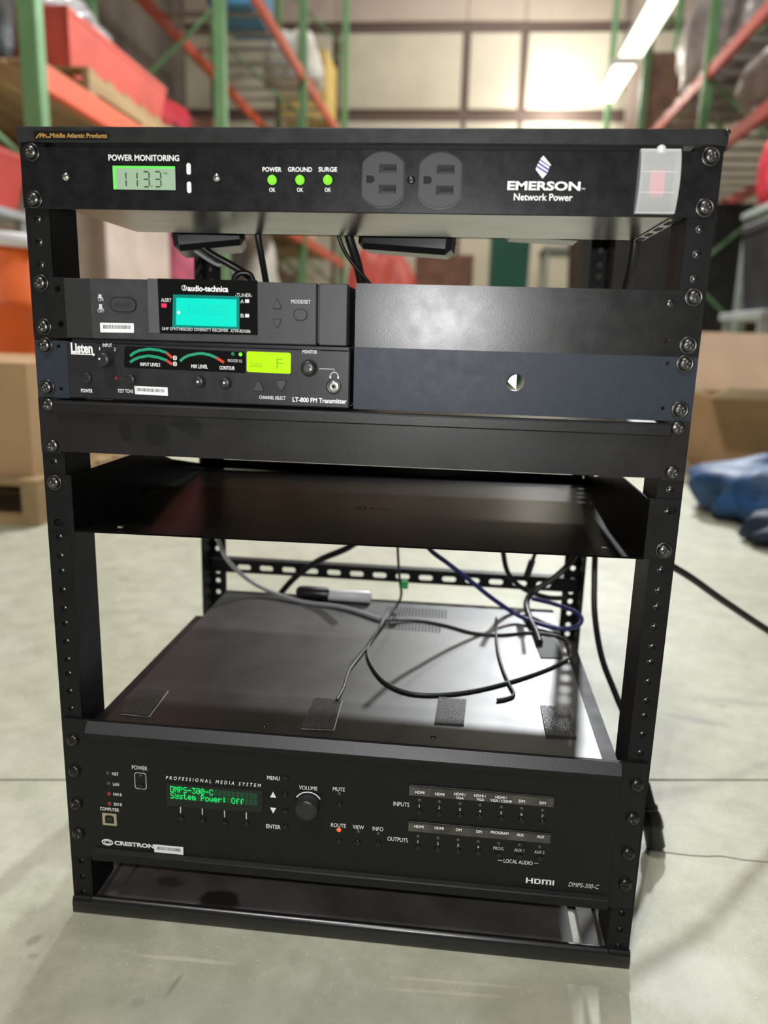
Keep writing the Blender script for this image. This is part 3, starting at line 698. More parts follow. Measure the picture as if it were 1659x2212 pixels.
for p, h_ in (((216, 639), 2.0), ((217.5, 661.5), 3.0)):
    xx, zz = FX(*p, FYR); MB().box(xx - 1.1, xx + 1.1, FYR - .1, FYR, zz - h_ / 2, zz + h_ / 2).box(xx - 1.8, xx + 1.8, FYR - .1, FYR, zz - h_ / 2 - .5, zz - h_ / 2).build('switch_symbol', 'dim_print', rx)
text(rx, 'MODE/SET', 629, 651.3, 671, 652, 8, FYR - .1, 'dim_print', 0.01)
def tri(cx, cz, wd, ht, up, r=0.18):
    P_ = [Vector((-wd / 2, -ht / 2)), Vector((wd / 2, -ht / 2)), Vector((0, ht / 2))]; out = []
    for i in range(3):
        a, b, c = P_[i - 1], P_[i], P_[(i + 1) % 3]
        p1 = b + (a - b) * r; p2 = b + (c - b) * r
        for t in (0, .5, 1): out.append((1 - t) ** 2 * p1 + 2 * t * (1 - t) * b + t * t * p2)
    s_ = 1 if up else -1
    r_ = [(cx + p.x, cz + s_ * p.y) for p in out]
    return r_ if up else r_[::-1]
xx, zz = FX(599, 656, FYR); ringed(rx, 'up_button', tri(xx, zz, 6.0, 6.6, True), FYR, 0.7, 'grey_plastic', 0.9)
xx, zz = FX(599, 700, FYR); ringed(rx, 'down_button', tri(xx, zz, 6.0, 6.2, False), FYR, 0.7, 'grey_plastic', 0.9)
xx, zz = FX(649.5, 680, FYR); ringed(rx, 'mode_button', rrect(xx, zz, 8.6, 7.0, 3.3, 5), FYR, 0.8, 'grey_plastic', 0.8)
def barcode(parent, corners, y, nb=34):
    """white asset sticker with a printed bar code; corners: top-left, top-right, bottom-right, bottom-left pixels"""
    c_ = [FX(a, b, y) for a, b in corners]
    s_ = MB().prism([c_[3], c_[2], c_[1], c_[0]], y - 0.12, y).build('asset_sticker', 'sticker_white', parent)
    L_ = lambda u, t: tuple((1 - t) * ((1 - u) * c_[0][i] + u * c_[1][i]) + t * ((1 - u) * c_[3][i] + u * c_[2][i]) for i in (0, 1))
    mb = MB(); u = 0.09; rnd = random.Random(len(c_) + int(corners[0][0]))
    while u < 0.9:
        wd = rnd.choice((0.008, 0.012, 0.02)); q_ = [L_(u, .62), L_(u + wd, .62), L_(u + wd, .22), L_(u, .22)]
        mb.prism(q_, y - 0.18, y - 0.12); u += wd + rnd.choice((0.008, 0.012, 0.018))
    mb.build('barcode', 'ink', s_)
    return s_
barcode(rx, ((216, 697), (289, 698.5), (289.5, 719), (217, 718)), FYR)

# ================================================================== FM TRANSMITTER
tx = thing('fm_transmitter', 'black half-width FM transmitter with slate blue ears, lime display and knobs', 'transmitter', (0, 60, 443))
mb = MB(); mb.prism(rrect(-227, 464.4, 26, 42.4, 1.2, 2), -2.8, -0.2, [circ(*FX(126, 748), 1.5, 10), circ(*FX(132, 840), 1.4, 10)])
el = mb.build('rack_ear', 'slate', tx)
MB().box(-215.5, -213.6, -3.2, 40, 443.4, 485.4, 0.8).build('ear_fold', 'slate', el)
bh = circ(*FX(1113, 826), 6.3, 20)
e3 = MB().prism(rrect(121, 465.45, 239, 44.2, 0.8, 2), -2.8, -0.2, [bh, circ(*FX(1442, 785), 1.4, 10), circ(*FX(1432, 882), 1.4, 10)]).build('blank_ear', 'slate', tx)
MB().box(1.6, 3.4, -0.4, 120, 444, 486, 0.3).build('ear_flange', 'slate', tx)
bx0, bz0 = FX(1113, 826)
MB().prism([(bx0 - 6, bz0 + 1), (bx0 + 2, bz0 + 7.5), (bx0 + 2, bz0 - 6.2)][::-1], 14, 15).box(bx0 - 5, bx0 + 6, 14, 20, bz0 - 8, bz0 - 6.6).build('hole_light_patch', 'bracket_zinc', e3)  # pale triangle and ledge added for the piece of light showing in the hole
for p in ((96, 746), (100, 837), (1481, 786), (1470, 886)): screw(tx, *p, SCREW_CUP)
FYL = -6.0
MB().box(-212, -2, -1, 190, 444, 487.8, 0.8).build('case', 'listen_face', tx)
MB().box(-213.4, -1.0, FYL, 0, 443.6, 485, 1.0).build('fascia', 'listen_face', tx)
y = FYL - 0.25; y2 = y - 0.12
def fl(px, py): return FX(px, py, y)
win = MB().prism([fl(268, 790), fl(272, 794), fl(528, 806), fl(531, 802), fl(530, 764), fl(526, 760), fl(274, 748), fl(269, 751)], y, FYL).build('meter_window', 'gloss_black', tx)
for A_, B_ in (((((281, 769), (290, 762), (301, 757), (322, 754), (344, 756.5), (360, 762))), ((360, 762), (372, 773))),
               (((281, 782.5), (290, 776.5), (301, 772), (320, 768.5), (342, 772), (359, 778)), ((359, 778), (372, 787))),
               (((389, 780), (397, 773), (407, 768), (426, 764), (438, 763.5), (454, 767), (467, 772.5)), ((467, 772.5), (484, 783)))):
    a_ = MB().strip([fl(*p) for p in A_], 2.0, y2).build('level_arc', 'arc_green', win); MB().strip([fl(*p) for p in B_], 2.0, y2).build('arc_end', 'arc_red', win)
for n_, p in (('1', (378, 773)), ('2', (378, 786))):
    xx, zz = fl(*p); b_ = MB().prism(rrect(xx, zz, 3.0, 3.2, 1), y2 - .03, y2).build('meter_number', 'dim_print', win); text(win, n_, p[0] - (.7 if n_ == '1' else 2), p[1], p[0] + (.7 if n_ == '1' else 2), p[1], 6, y2 - .1, 'dark_print', 0.0)
text(win, 'INPUT LEVELS', 303, 786.5, 346, 788.5, 7.5, y2, bold=0.02); text(win, 'MIX LEVEL', 413, 791, 449, 792.5, 8, y2, bold=0.02)
text(win, 'CONTOUR', 474, 794, 507, 795.5, 8, y2, bold=0.02); text(win, 'PROCESS SQ', 492, 779, 523, 781, 7, y2, 'dim_print')
for px, py, m_ in ((503, 764.5, 'led_green_dim'), (519.5, 765.5, 'led_green')):
    xx, zz = fl(px, py); MB().lathe([(1.4, 0), (1.3, .4), (.6, .8)], (xx, y, zz), n=12).build('indicator_lamp', m_, win)
lc = MB().prism([fl(533, 801), fl(536, 803.5), fl(625, 807.5), fl(628, 805), fl(628.5, 765), fl(625, 762), fl(536, 759), fl(533, 761)], y2 - .1, y).build('lime_display', 'lcd_lime', tx)
yl = y2 - .16
text(lc, 'Listen', 541, 786, 566, 787, 12, yl, 'lcd_lime_dark'); text(lc, 'F', 597, 785, 611, 786, 22, yl, 'lcd_lime_dark')
MB().strip([fl(542, 792), fl(568, 793)], 0.3, yl).build('display_line', 'lcd_lime_dark', lc)
mb = MB()
for i in range(10):
    xx, zz = fl(556 + i * 4, 769 - 3.5 * math.sin(PI * i / 9)); mb.box(xx - .35, xx + .35, yl, yl + .05, zz - .2, zz + .2)
mb.build('display_dots', 'lcd_lime_dark', lc)
text(tx, 'Listen', 153, 751, 200, 753, 23, y, bold=0.04)
xx, zz = fl(202, 766); mb = MB(); mb.strip([fl(153.5, 764), fl(200, 766)], 0.8, y); mb.prism(circ(xx, zz, .95), y - .02, y + .02); mb.build('maker_underline', 'white_print', tx)
text(tx, 'INPUT', 222, 745.5, 242, 746, 7.5, y, bold=0.01); text(tx, '1', 214.3, 753, 215.9, 753, 7, y); text(tx, '2', 246, 754.5, 250, 754.5, 7, y)
text(tx, 'POWER', 175, 843.5, 200, 844.5, 8, y, bold=0.02); text(tx, 'TEST TONE', 254, 844, 288, 845.5, 8, y, 'dim_print', 0.02)
text(tx, 'CHANNEL SELECT', 560, 858, 617, 860, 7.5, y, 'dim_print', 0.02); text(tx, 'MONITOR', 653, 759.5, 685, 760.5, 8, y, 'dim_print', 0.02)
text(tx, 'LT-800 FM Transmitter', 632, 863, 748.5, 867, 10.5, y, bold=0.025)
def knob(parent, px, py, r, h, name='knob', dot=None, base=None, n=24, flute=0.0, m='knob_black', y0=FYL, hood=None):
    """centre pixel is of the knob's front face"""
    xx, zz = FX(px, py, y0 - h); mb = MB(); o_ = (xx, y0, zz)
    mb.lathe([(r * 1.05, 0), (r * 1.03, h * .2), (r, h * .9), (r * .92, h), (r * .45, h * 1.0)], o_, n=n)
    if flute:
        for i in range(14):
            a = 2 * PI * i / 14; mb.box(xx + r * math.cos(a) - .35, xx + r * math.cos(a) + .35, y0 - h * .85, y0, zz + r * math.sin(a) - .35, zz + r * math.sin(a) + .35)
    k_ = mb.build(name, m, parent)
    if base: MB().lathe([(base, 0), (base, .4)], (xx, y0, zz), n=24).build('recess', 'dark_void', k_)
    if dot: MB().prism(circ(xx + dot[0], zz + dot[1], dot[2], 10), y0 - h - .1, y0 - h + .05).build('pointer_dot', 'white_print', k_)
    return k_
knob(tx, 220, 777, 5.0, 9, 'input_knob', (-1.9, 0.6, 0.75), 5.9)
knob(tx, 664, 796, 5.2, 7, 'monitor_knob', (2.2, -0.6, 0.7), 6.4)
knob(tx, 427, 825, 3.9, 5.5, 'mix_knob', (0, 0, 0.8), 4.9, flute=1)
knob(tx, 484, 828, 3.9, 5.5, 'contour_knob', (0, 0.3, 0.8), 4.9, flute=1)
knob(tx, 184, 817, 4.0, 2.2, 'power_button', None, 4.9)
knob(tx, 280, 819.5, 3.3, 4.5, 'tone_knob', None, 4.0)
xx, zz = fl(250, 817); b_ = MB().prism(circ(xx, zz, 2.2), y - .1, y).build('tone_lamp', 'dark_void', tx); MB().prism(circ(xx + .5, zz, 1.2), y - .3, y - .1).build('lens', 'led_red_dim', b_)
MB().strip([fl(256, 818), fl(272, 819)], .3, y).build('tone_line', 'grey_plastic', tx)
xx, zz = FX(559, 832.5, FYL); ringed(tx, 'up_button', tri(xx, zz, 8.6, 8.0, True, .25), FYL, 1.1, 'grey_plastic', 1.0)
xx, zz = FX(608, 834, FYL); ringed(tx, 'down_button', tri(xx, zz, 8.6, 8.0, False, .25), FYL, 1.1, 'grey_plastic', 1.0)
xx, zz = FX(721, 835, FYL)
j_ = MB().lathe([(5.6, 0), (5.6, .8), (5.0, 1.4), (4.2, 1.2)], (xx, FYL, zz), n=24).build('headphone_jack', 'knob_black', tx)
MB().lathe([(4.0, 0), (4.0, 1.6), (3.4, 1.9), (1.6, 1.7)], (xx, FYL, zz), n=24).build('collar', 'bright_metal', j_)
MB().lathe([(1.5, 0), (1.4, 1.95)], (xx, FYL, zz), n=14).build('socket', 'dark_void', j_)
MB().strip([fl(690, 796.5), fl(722, 797.5), fl(722, 802)], .35, y).build('monitor_line', 'dim_print', tx)
xx, zz = fl(722, 813); MB().strip([(xx + 2.9 * math.cos(a), zz + 2.9 * math.sin(a)) for a in [PI * i / 10 for i in range(11)]], .5, y).box(xx - 3.4, xx - 2.3, y - .05, y, zz - 1.6, zz + .2).box(xx + 2.3, xx + 3.4, y - .05, y, zz - 1.6, zz + .2).build('headphone_symbol', 'dim_print', tx)
barcode(tx, ((290, 833.5), (362, 837), (363, 855), (292, 851.5)), FYL)

# ================================================================== DRAWER
dr = thing('drawer_unit', 'plain black rack drawer with a full-width pull lip and hand smudges, below the transmitter', 'drawer', (0, 100, 402))
for s in (-1, 1):
    a, b = sorted((s * 240.3, s * 224.6)); MB().prism(rrect((a + b) / 2, 422.2, b - a, 42.6, 0.6, 2), -2.8, -0.2).build('rack_ear', 'drawer_black', dr)
MB().prism(rrect(0, 419.8, 449, 35, 2.2, 3), -3.8, -1.2).build('drawer_front', 'drawer_black', dr)
mb = MB(); prof = [(-3.8, 433.0), (-7.4, 433.0), (-8.2, 433.8), (-8.2, 440.0), (-7.6, 441.2), (-6.0, 441.8), (14, 441.8), (14, 440.6), (-5.6, 440.4), (-6.6, 439.6), (-6.6, 434.6), (-3.8, 434.4)]
n = len(prof); v = [(x, a, b) for x in (-226.5, 226.5) for a, b in prof]
mb.add(v, [[i, (i + 1) % n, n + (i + 1) % n, n + i] for i in range(n)]); mb.add(v, [list(range(n))[::-1], list(range(n, 2 * n))])
mb.build('pull_lip', 'drawer_black', dr)
MB().box(-214, 214, -1, 292, 403, 406, .3).box(-214, -212, -1, 292, 404, 437, .3).box(212, 214, -1, 292, 404, 437, .3).box(-214, 214, 290, 292, 404, 437, .3).build('drawer_box', 'drawer_black', dr)
for s in (-1, 1):
    a, b = sorted((s * 221, s * 215.5)); MB().box(a, b, 0, 300, 410, 430, .4).build('slide', 'bracket_zinc', dr)
for p in ((103, 874), (112, 963), (1465, 925), (1453, 1021)): screw(dr, *p, SCREW_PAN, -2.8)

# ================================================================== SHELF
sh = thing('rack_shelf', 'empty glossy black rack shelf with side walls, open at the front', 'shelf', (0, 120, 339))
def slot_ear(x0, x1, z0, z1, sx, sz): return MB().prism(rrect((x0 + x1) / 2, (z0 + z1) / 2, x1 - x0, z1 - z0, .8, 2), -2.6, -0.2, [rrect(sx, sz, 8.6, 5.6, 2.7, 4)])
slot_ear(-238.5, -218.2, 339.6, 383.8, FX(126, 1129)[0], FX(126, 1129)[1]).build('rack_ear', 'rail_black', sh)
slot_ear(218.6, 240, 342.2, 387.2, FX(1448, 1103)[0], FX(1448, 1103)[1]).build('rack_ear', 'rail_black', sh)
screw(sh, 116, 1043, SCREW_CUP, -2.6); screw(sh, 1435, 1190, SCREW_CUP, -2.6)
TY = Matrix(((0, 1, 0, 0), (1, 0, 0, 0), (0, 0, 1, 0), (0, 0, 0, 1)))   # prism polygon is (y, z), thickness along x
for s, zo in ((-1, 0), (1, 2.2)):
    mb = MB(); mb.T = TY
    a, b = sorted((s * 219.6, s * 218.0))
    mb.prism([(-1.5, 340 + zo), (298, 340 + zo), (298, 346 + zo), (206, 365 + zo), (150, 383.6 + zo), (-1.5, 383.6 + zo)], a, b).build('side_wall', 'shelf_black', sh)
TZ = Matrix(((1, 0, 0, 0), (0, 0, 1, 0), (0, 1, 0, 0), (0, 0, 0, 1)))   # prism polygon is (x, y), thickness along z
mb = MB(); v = [(-219, -1.5, 339.8), (219, -1.5, 342.6), (219, 300, 342.4), (-219, 300, 339.8)]
mb.add(v + [(a, b, c - 1.4) for a, b, c in v], [[0, 1, 2, 3], [7, 6, 5, 4], [0, 4, 5, 1], [1, 5, 6, 2], [2, 6, 7, 3], [3, 7, 4, 0]])
pan = mb.build('pan', 'shelf_black', sh)
MB().box(-219, 219, 298.6, 300.2, 340.5, 352, .3).build('rear_lip', 'shelf_black', sh)
sq = [(764, 1099), (772, 1096), (779, 1093), (776, 1098), (783, 1095), (791, 1093), (787, 1099), (797, 1097), (808, 1095), (803, 1100), (815, 1099), (827, 1097.5), (824, 1100), (845, 1100)]
mb = MB(); mb.T = Matrix(((1, 0, 0, 0), (0, 0, 1, 0), (0, 1, 0, 0), (0, 0, 0, 1)))
mb.strip([ZP(a, b, 341.4)[:2] for a, b in sq], 1.0, 341.6).build('maker_logo', 'dark_void', pan)
for p in ((262, 1139), (1305, 1186)):
    q = ZP(*p, 341.6); MB().box(q[0] - 2, q[0] + 2, q[1] - 2.4, q[1] + 2.4, 341, 342.9).build('rivet', 'bright_metal', pan)

# ================================================================== MEDIA SWITCHER
ms = thing('media_controller', 'three-space black media system controller with green text display, lowest unit in the rack', 'media controller', (0, 150, 46))
for s in (-1, 1):
    a, b = sorted((s * 239.2, s * 216.5)); MB().prism(rrect((a + b) / 2, 111, b - a, 131.5, 1.0, 2), -2.8, -0.2).build('rack_ear', 'dmps_face', ms)
FYD = -6.0
prof = [(-0.3, 176.6), (-3.0, 176.2), (-9.0, 168.0), (-9.2, 167.2), (-9.2, 163.4), (-6.0, 162.6), (-6.0, 58.0), (-9.4, 56.6), (-10.0, 55.8), (-10.0, 48.6), (-9.0, 47.4), (-0.3, 47.4)]
n = len(prof); v = [(x, a, b) for x in (-217.2, 218.4) for a, b in prof]
mb = MB()
for i in range(n):
    mb.mat(1 if i in (1,) else 0).add([v[i], v[(i + 1) % n], v[n + (i + 1) % n], v[n + i]], [[0, 1, 2, 3]])
mb.mat(0).add(v, [list(range(n))[::-1], list(range(n, 2 * n))])
fa = mb.build('fascia', ['dmps_face', 'dmps_bevel_lit'], ms)
mb = MB(); mb.box(-204, 204, 0, 345, 52, 173.9, 1.0).build('chassis', 'dmps_face', ms)
mb = MB(); mb.T = TZ; mb.prism(rect(-204.5, 204.5, 1, 345.5), 173.6, 175.4)
cover = mb.build('top_cover', 'dmps_top', ms)
DT = 175.4
mb = MB()                                        # ventilation slots near the back
for (x0, x1, y0, y1) in ((-2, 70, 246, 276), (2, 76, 292, 322)):
    for i in range(19):
        for j in range(5):
            cx = x0 + (x1 - x0) * (i + .5) / 19; cy = y0 + (y1 - y0) * (j + .5) / 5; mb.box(cx - 1.2, cx + 1.2, cy - 2.1, cy + 2.1, DT, DT + .12)
mb.build('vent_slots', 'dark_void', cover)
for s in (-1, 1):
    mb = MB(); mb.T = TY; x0 = -220.6 if s < 0 else 219.2
    mb.prism([(0, 60), (90, 70), (94, 163), (88, 166.5), (0, 160)], x0, x0 + 1.4); mb.T = None
    mb.box(s * 204.2, s * 219.8, 1, 270, 166.0, 168.0, .3)
    mb.build('ear_return', 'rail_black', ms)
def on_top(q, z=DT): return [ZP(a, b, z)[:2] for a, b in q]
def hook_pad(q, nm='hook_pad', hooks=True):
    P_ = on_top(q); mb = MB(); mb.T = TZ; mb.prism(P_, DT, DT + 1.0)
    p_ = mb.build(nm, 'velcro', ms)
    if hooks:
        mb = MB(); mb2 = MB(); nu, nv = 20, 24
        for i in range(nu):
            for j in range(nv):
                u = (i + .5) / nu; t = (j + .5) / nv; u += random.uniform(-.006, .006)
                X = [(1 - t) * ((1 - u) * P_[0][k] + u * P_[1][k]) + t * ((1 - u) * P_[3][k] + u * P_[2][k]) for k in (0, 1)]
                mb.box(X[0] - .32, X[0] + .32, X[1] - .55, X[1] + .55, DT + .9, DT + 2.1 + random.uniform(-.2, .2))
        h_ = mb.build('hooks', 'hook_nylon', p_); h_['kind'] = 'stuff'
    return p_
for q in (((261, 1542), (321, 1548), (363, 1492), (299, 1488)), ((651, 1574), (720, 1577), (738, 1514), (679, 1509)), ((938.5, 1563.6), (1002, 1568), (1007.6, 1513), (947, 1509)), ((1179, 1590), (1245, 1595), (1230, 1530), (1167, 1526))): hook_pad(q)
hook_pad(((1168, 1422), (1216, 1423), (1199, 1378.5), (1150, 1376)), 'black_pad', False)
for q, m_ in ((((261, 1543), (322, 1549), (364, 1493)), 'velcro_dust'), (((651, 1575), (721, 1578), (739, 1514)), 'velcro_dust')):
    mb = MB(); mb.T = TZ; mb.strip([ZP(a, b, DT)[:2] for a, b in q], 1.0, DT + .25); mb.build('dust_line', m_, cover)
for p in ((572, 1567), (936, 1592)):
    q = ZP(*p, DT); MB().lathe([(2.6, 0), (2.2, .5), (.6, .8)], (q[0], q[1], DT), (0, 0, 1), 12).build('cover_screw', 'black_screw', cover)
for p in ((156, 1600), (160, 1667), (164, 1738), (168, 1802), (1376, 1698), (1367, 1770), (1357, 1846), (1351, 1912)): screw(ms, *p, SCREW_BLK, -2.8)
y = FYD - 0.1
def fd(px, py): return FX(px, py, y)
def lamp(px, py, m_='led_off', r=1.5):
    xx, zz = fd(px, py); return MB().lathe([(r, 0), (r * .9, .3), (r * .3, .55)], (xx, FYD, zz), n=12).build('indicator_lamp', m_, ms)
BTN = MB().lathe([(2.7, 0), (2.5, .9), (2.0, 1.3), (1.2, 1.1), (.4, .9)], (0, 0, 0), n=14).mesh('button', 'gloss_black')
def button(px, py):
    xx, zz = FX(px, py, FYD - .6); o = obj('button', BTN, ms); o.location = Vector((xx, FYD, zz)) * .001
for t, l, r, py, m_ in (('NET', 242, 256, 1671.5, 'led_off'), ('LAN', 244, 257, 1694, 'led_off'), ('HW-R', 245, 263.5, 1716, 'led_red_dim'), ('SW-R', 246, 264, 1737.5, 'led_red_dim')):
    text(ms, t, l, py, r, py + .8, 6.5, y, bold=0.01); lamp(l - 9.5, py - 1, m_, 1.7)
text(ms, 'COMPUTER', 216, 1747.5, 257, 1749, 7, y, bold=0.012); text(ms, 'POWER', 285, 1658, 318, 1659.5, 8.5, y)
xx, zz = fd(303.5, 1687); MB().prism(rrect(xx, zz, 10.2, 15.4, 2.2), y - .05, y, [rrect(xx, zz, 9.2, 14.4, 1.8)]).build('power_outline', 'dim_print', ms)
lamp(303, 1676.5, 'led_off_green', 1.6); button(304, 1698)
xx, zz = fd(237, 1769.5)
us = MB().prism(rect(xx - 6.3, xx + 6.3, zz - 5.8, zz + 5.6), FYD - .5, FYD, [[(xx - 4, zz - 4), (xx + 4, zz - 4), (xx + 4, zz + 2.4), (xx + 2.4, zz + 4), (xx - 2.4, zz + 4), (xx - 4, zz + 2.4)]]).build('usb_port', 'usb_metal', ms)
MB().box(xx - 4.1, xx + 4.1, FYD - .1, FYD, zz - 4.1, zz + 4.1).build('socket', 'dark_void', us); MB().box(xx - 2.2, xx + 2.2, FYD - .45, FYD, zz - 1.2, zz + 1.6).build('tongue', 'knob_black', us)
text(ms, 'PROFESSIONAL MEDIA SYSTEM', 358, 1680, 564, 1696.5, 7.5, y, bold=0.012, shear=0.25, space=1.75)
# dot matrix display
dsp = MB().prism([fd(361, 1740), fd(566, 1755), fd(567, 1707.5), fd(360, 1690.5)], FYD - .4, FYD).build('text_display', 'vfd_bg', ms)
FONT = {'D': '11110 10001 10001 10001 10001 10001 11110', 'M': '10001 11011 10101 10101 10001 10001 10001', 'P': '11110 10001 10001 11110 10000 10000 10000', 'S': '01111 10000 10000 01110 00001 00001 11110',
        '-': '00000 00000 00000 11111 00000 00000 00000', '3': '11111 00010 00100 00010 00001 10001 01110', '0': '01110 10001 10011 10101 11001 10001 01110', 'C': '01110 10001 10000 10000 10000 10001 01110',
        'y': '00000 10001 10001 01111 00001 10001 01110', 's': '00000 00000 01111 10000 01110 00001 11110', 't': '01000 01000 11100 01000 01000 01001 00110', 'e': '00000 00000 01110 10001 11111 10000 01110',
        'm': '00000 00000 11010 10101 10101 10101 10101', 'o': '00000 00000 01110 10001 10001 10001 01110', 'w': '00000 00000 10001 10001 10101 10101 01010', 'r': '00000 00000 10110 11001 10000 10000 10000',
        ':': '00000 01100 01100 00000 01100 01100 00000', 'f': '00110 01001 01000 11100 01000 01000 01000', 'O': '01110 10001 10001 10001 10001 10001 01110', ' ': ' '.join(['00000'] * 7)}
yd = FYD - .55
xa, zA = FX(367, 1705.5, yd); xb, zB = FX(556, 1719, yd); zl1 = (zA + zB) / 2
xa2, zC = FX(367, 1719.5, yd); _, zD = FX(556, 1733, yd); zl2 = (zC + zD) / 2
cw = (xb - xa) / 20; chh = 5.6; mc = MB(); mt = MB()
for li, (s_, zc) in enumerate((('DMPS-300-C', zl1), ('System Power: Off', zl2))):
    for i in range(20):
        cx = xa + cw * (i + .5); mc.box(cx - cw * .43, cx + cw * .43, yd + .05, yd + .1, zc - chh * .5, zc + chh * .5)
        if i < len(s_):
            for r_, row in enumerate(FONT[s_[i]].split()):
                for c_, b_ in enumerate(row):
                    if b_ == '1':
                        dx = cw * .84 / 5; dz = chh / 7; px_ = cx + (c_ - 2) * dx; pz_ = zc + (3 - r_) * dz
                        mt.box(px_ - dx * .47, px_ + dx * .47, yd, yd + .05, pz_ - dz * .47, pz_ + dz * .47)
mc.build('character_cells', 'vfd_cell', dsp); mt.build('display_text', 'vfd_text', dsp)
for p, b in (((390, 1749), (391, 1768)), ((437, 1753), (437, 1773)), ((485, 1758), (486, 1778)), ((532, 1762.5), (533, 1782))):
    xx, zz = fd(*p); MB().box(xx - .4, xx + .4, y, FYD, zz - 3.2, zz + 3.2).build('key_line', 'dim_print', ms); button(*b)
text(ms, 'MENU', 577, 1680, 604, 1681.5, 8.5, y, bold=0.01); text(ms, 'ENTER', 575, 1785, 606, 1786.5, 8.5, y, bold=0.01)
for p, up in (((590, 1716.5), True), ((590, 1751), False)):
    xx, zz = fd(*p); MB().prism(tri(xx, zz, 5.2, 5.4, up, .02), y - .05, y).build('arrow_mark', 'white_print', ms)
for p in ((616, 1681), (616, 1718), (616, 1753), (616, 1787)): button(*p)
text(ms, 'VOLUME', 646, 1701, 685.5, 1703.5, 8.5, y); text(ms, 'MUTE', 719, 1704, 745, 1706, 8.5, y); lamp(733, 1715); button(733, 1739)
xx, zz = fd(666, 1738)
MB().strip([(xx + 11.4 * math.cos(a), zz + 11.4 * math.sin(a)) for a in [PI * (.17 + .66 * i / 16) for i in range(17)]], 1.0, y).build('volume_arc', 'white_print', ms)
k_ = MB().lathe([(9.6, 0), (9.6, 1.5), (9.3, 2), (9.1, 8.6), (8.5, 10), (3.5, 9.6)], (xx, FYD, zz), n=32).build('volume_knob', 'knob_black', ms)
mb = MB()
for i in range(40):
    a = 2 * PI * i / 40; mb.box(xx + 9.1 * math.cos(a) - .3, xx + 9.1 * math.cos(a) + .3, FYD - 8.4, FYD - 1.6, zz + 9.1 * math.sin(a) - .3, zz + 9.1 * math.sin(a) + .3)
mb.build('knurling', 'knob_black', k_)
for t, l, r, py, lp, bp, m_ in (('ROUTE', 715, 747, 1782, (732, 1793), (732, 1818), 'led_red'), ('VIEW', 762, 786, 1786, (774, 1797), (773, 1821), 'led_off'), ('INFO', 805, 828, 1789.5, (817, 1801), (817, 1824), 'led_off')):
    text(ms, t, l, py, r, py + 2, 8.5, y); lamp(*lp, m_, 1.9 if m_ == 'led_red' else 1.5); button(*bp)
text(ms, 'INPUTS', 850, 1736, 884, 1738.5, 9, y); text(ms, 'OUTPUTS', 837, 1812, 881, 1815, 9, y)
def strip_label(q):
    c_ = [FX(a, b, y) for a, b in q]      # TL TR BR BL
    x0, x1 = (c_[0][0] + c_[3][0]) / 2, (c_[1][0] + c_[2][0]) / 2; zt, zb = (c_[0][1] + c_[1][1]) / 2, (c_[2][1] + c_[3][1]) / 2
    b_ = MB().box(x0, x1, FYD - .5, FYD, zb, zt, .15).build('label_strip', 'label_strip', ms)
    MB().box(x0, x1, FYD - 1.3, FYD, zt, zt + 1.4, .4).build('strip_ridge', 'dmps_face', b_)
    return b_
s1 = strip_label(((884, 1697), (1197, 1723), (1196, 1743), (884, 1718))); s2 = strip_label(((882, 1777), (1190, 1801), (1189, 1821), (882, 1796)))
ys = FYD - .65
for t, l, r, py in (('HDMI', 897, 917, 1711), ('HDMI', 940, 960, 1715), ('HDMI /', 981, 1006, 1715), ('VGA', 985, 1002, 1723), ('HDMI /', 1024, 1050, 1718.5), ('VGA', 1029, 1046, 1726.5), ('HDMI /', 1070, 1095, 1722), ('VGA / COMP', 1059, 1106, 1729.5), ('DM', 1121, 1134, 1730), ('DM', 1166, 1179, 1734)):
    text(s1, t, l, py, r, py + 1.6, 6, ys, bold=0.02)
for t, l, r, py in (('HDMI', 895, 915, 1785), ('HDMI', 939, 958.5, 1788.5), ('DM', 985, 997, 1792), ('DM', 1029, 1041, 1796), ('PROGRAM', 1060, 1098.5, 1798.5), ('AUX', 1116, 1132, 1803), ('AUX', 1160, 1176, 1807)):
    text(s2, t, l, py, r, py + 1.4, 6, ys, bold=0.02)
for i, (px, py) in enumerate(((906, 1729), (949, 1732.5), (993.6, 1736.5), (1037, 1740), (1083, 1744), (1127, 1747), (1172, 1751))):
    lamp(px, py); text(ms, str(i + 1), px - (1.2 if i == 0 else 2.5), py + 12, px + (.3 if i == 0 else 1.8), py + 12.3, 6, y, 'dim_print'); button(px, py + 26)
for i, (px, py) in enumerate(((903, 1807), (946, 1811), (989.6, 1815), (1033, 1818.5), (1077.5, 1822.5), (1122, 1826), (1166, 1830))):
    lamp(px, py)
    if i < 4: text(ms, str(i + 1), px - (1.2 if i == 0 else 2.5), py + 11, px + (.3 if i == 0 else 1.8), py + 11.3, 6, y, 'dim_print')
    button(px, py + 24.5)
for t, l, r, py in (('PROG', 1065.6, 1087.6, 1832), ('AUX 1', 1111, 1132, 1836), ('AUX 2', 1154.5, 1176, 1840)): text(ms, t, l, py, r, py + 1.5, 6.5, y, 'dim_print')
text(ms, 'LOCAL AUDIO', 1088, 1859.5, 1150.6, 1864.5, 8, y)
MB().strip([fd(1075, 1858), fd(1085, 1859)], .5, y).build('bracket_line', 'dim_print', ms); MB().strip([fd(1153.5, 1864.5), fd(1163, 1865.2)], .5, y).build('bracket_line', 'dim_print', ms)
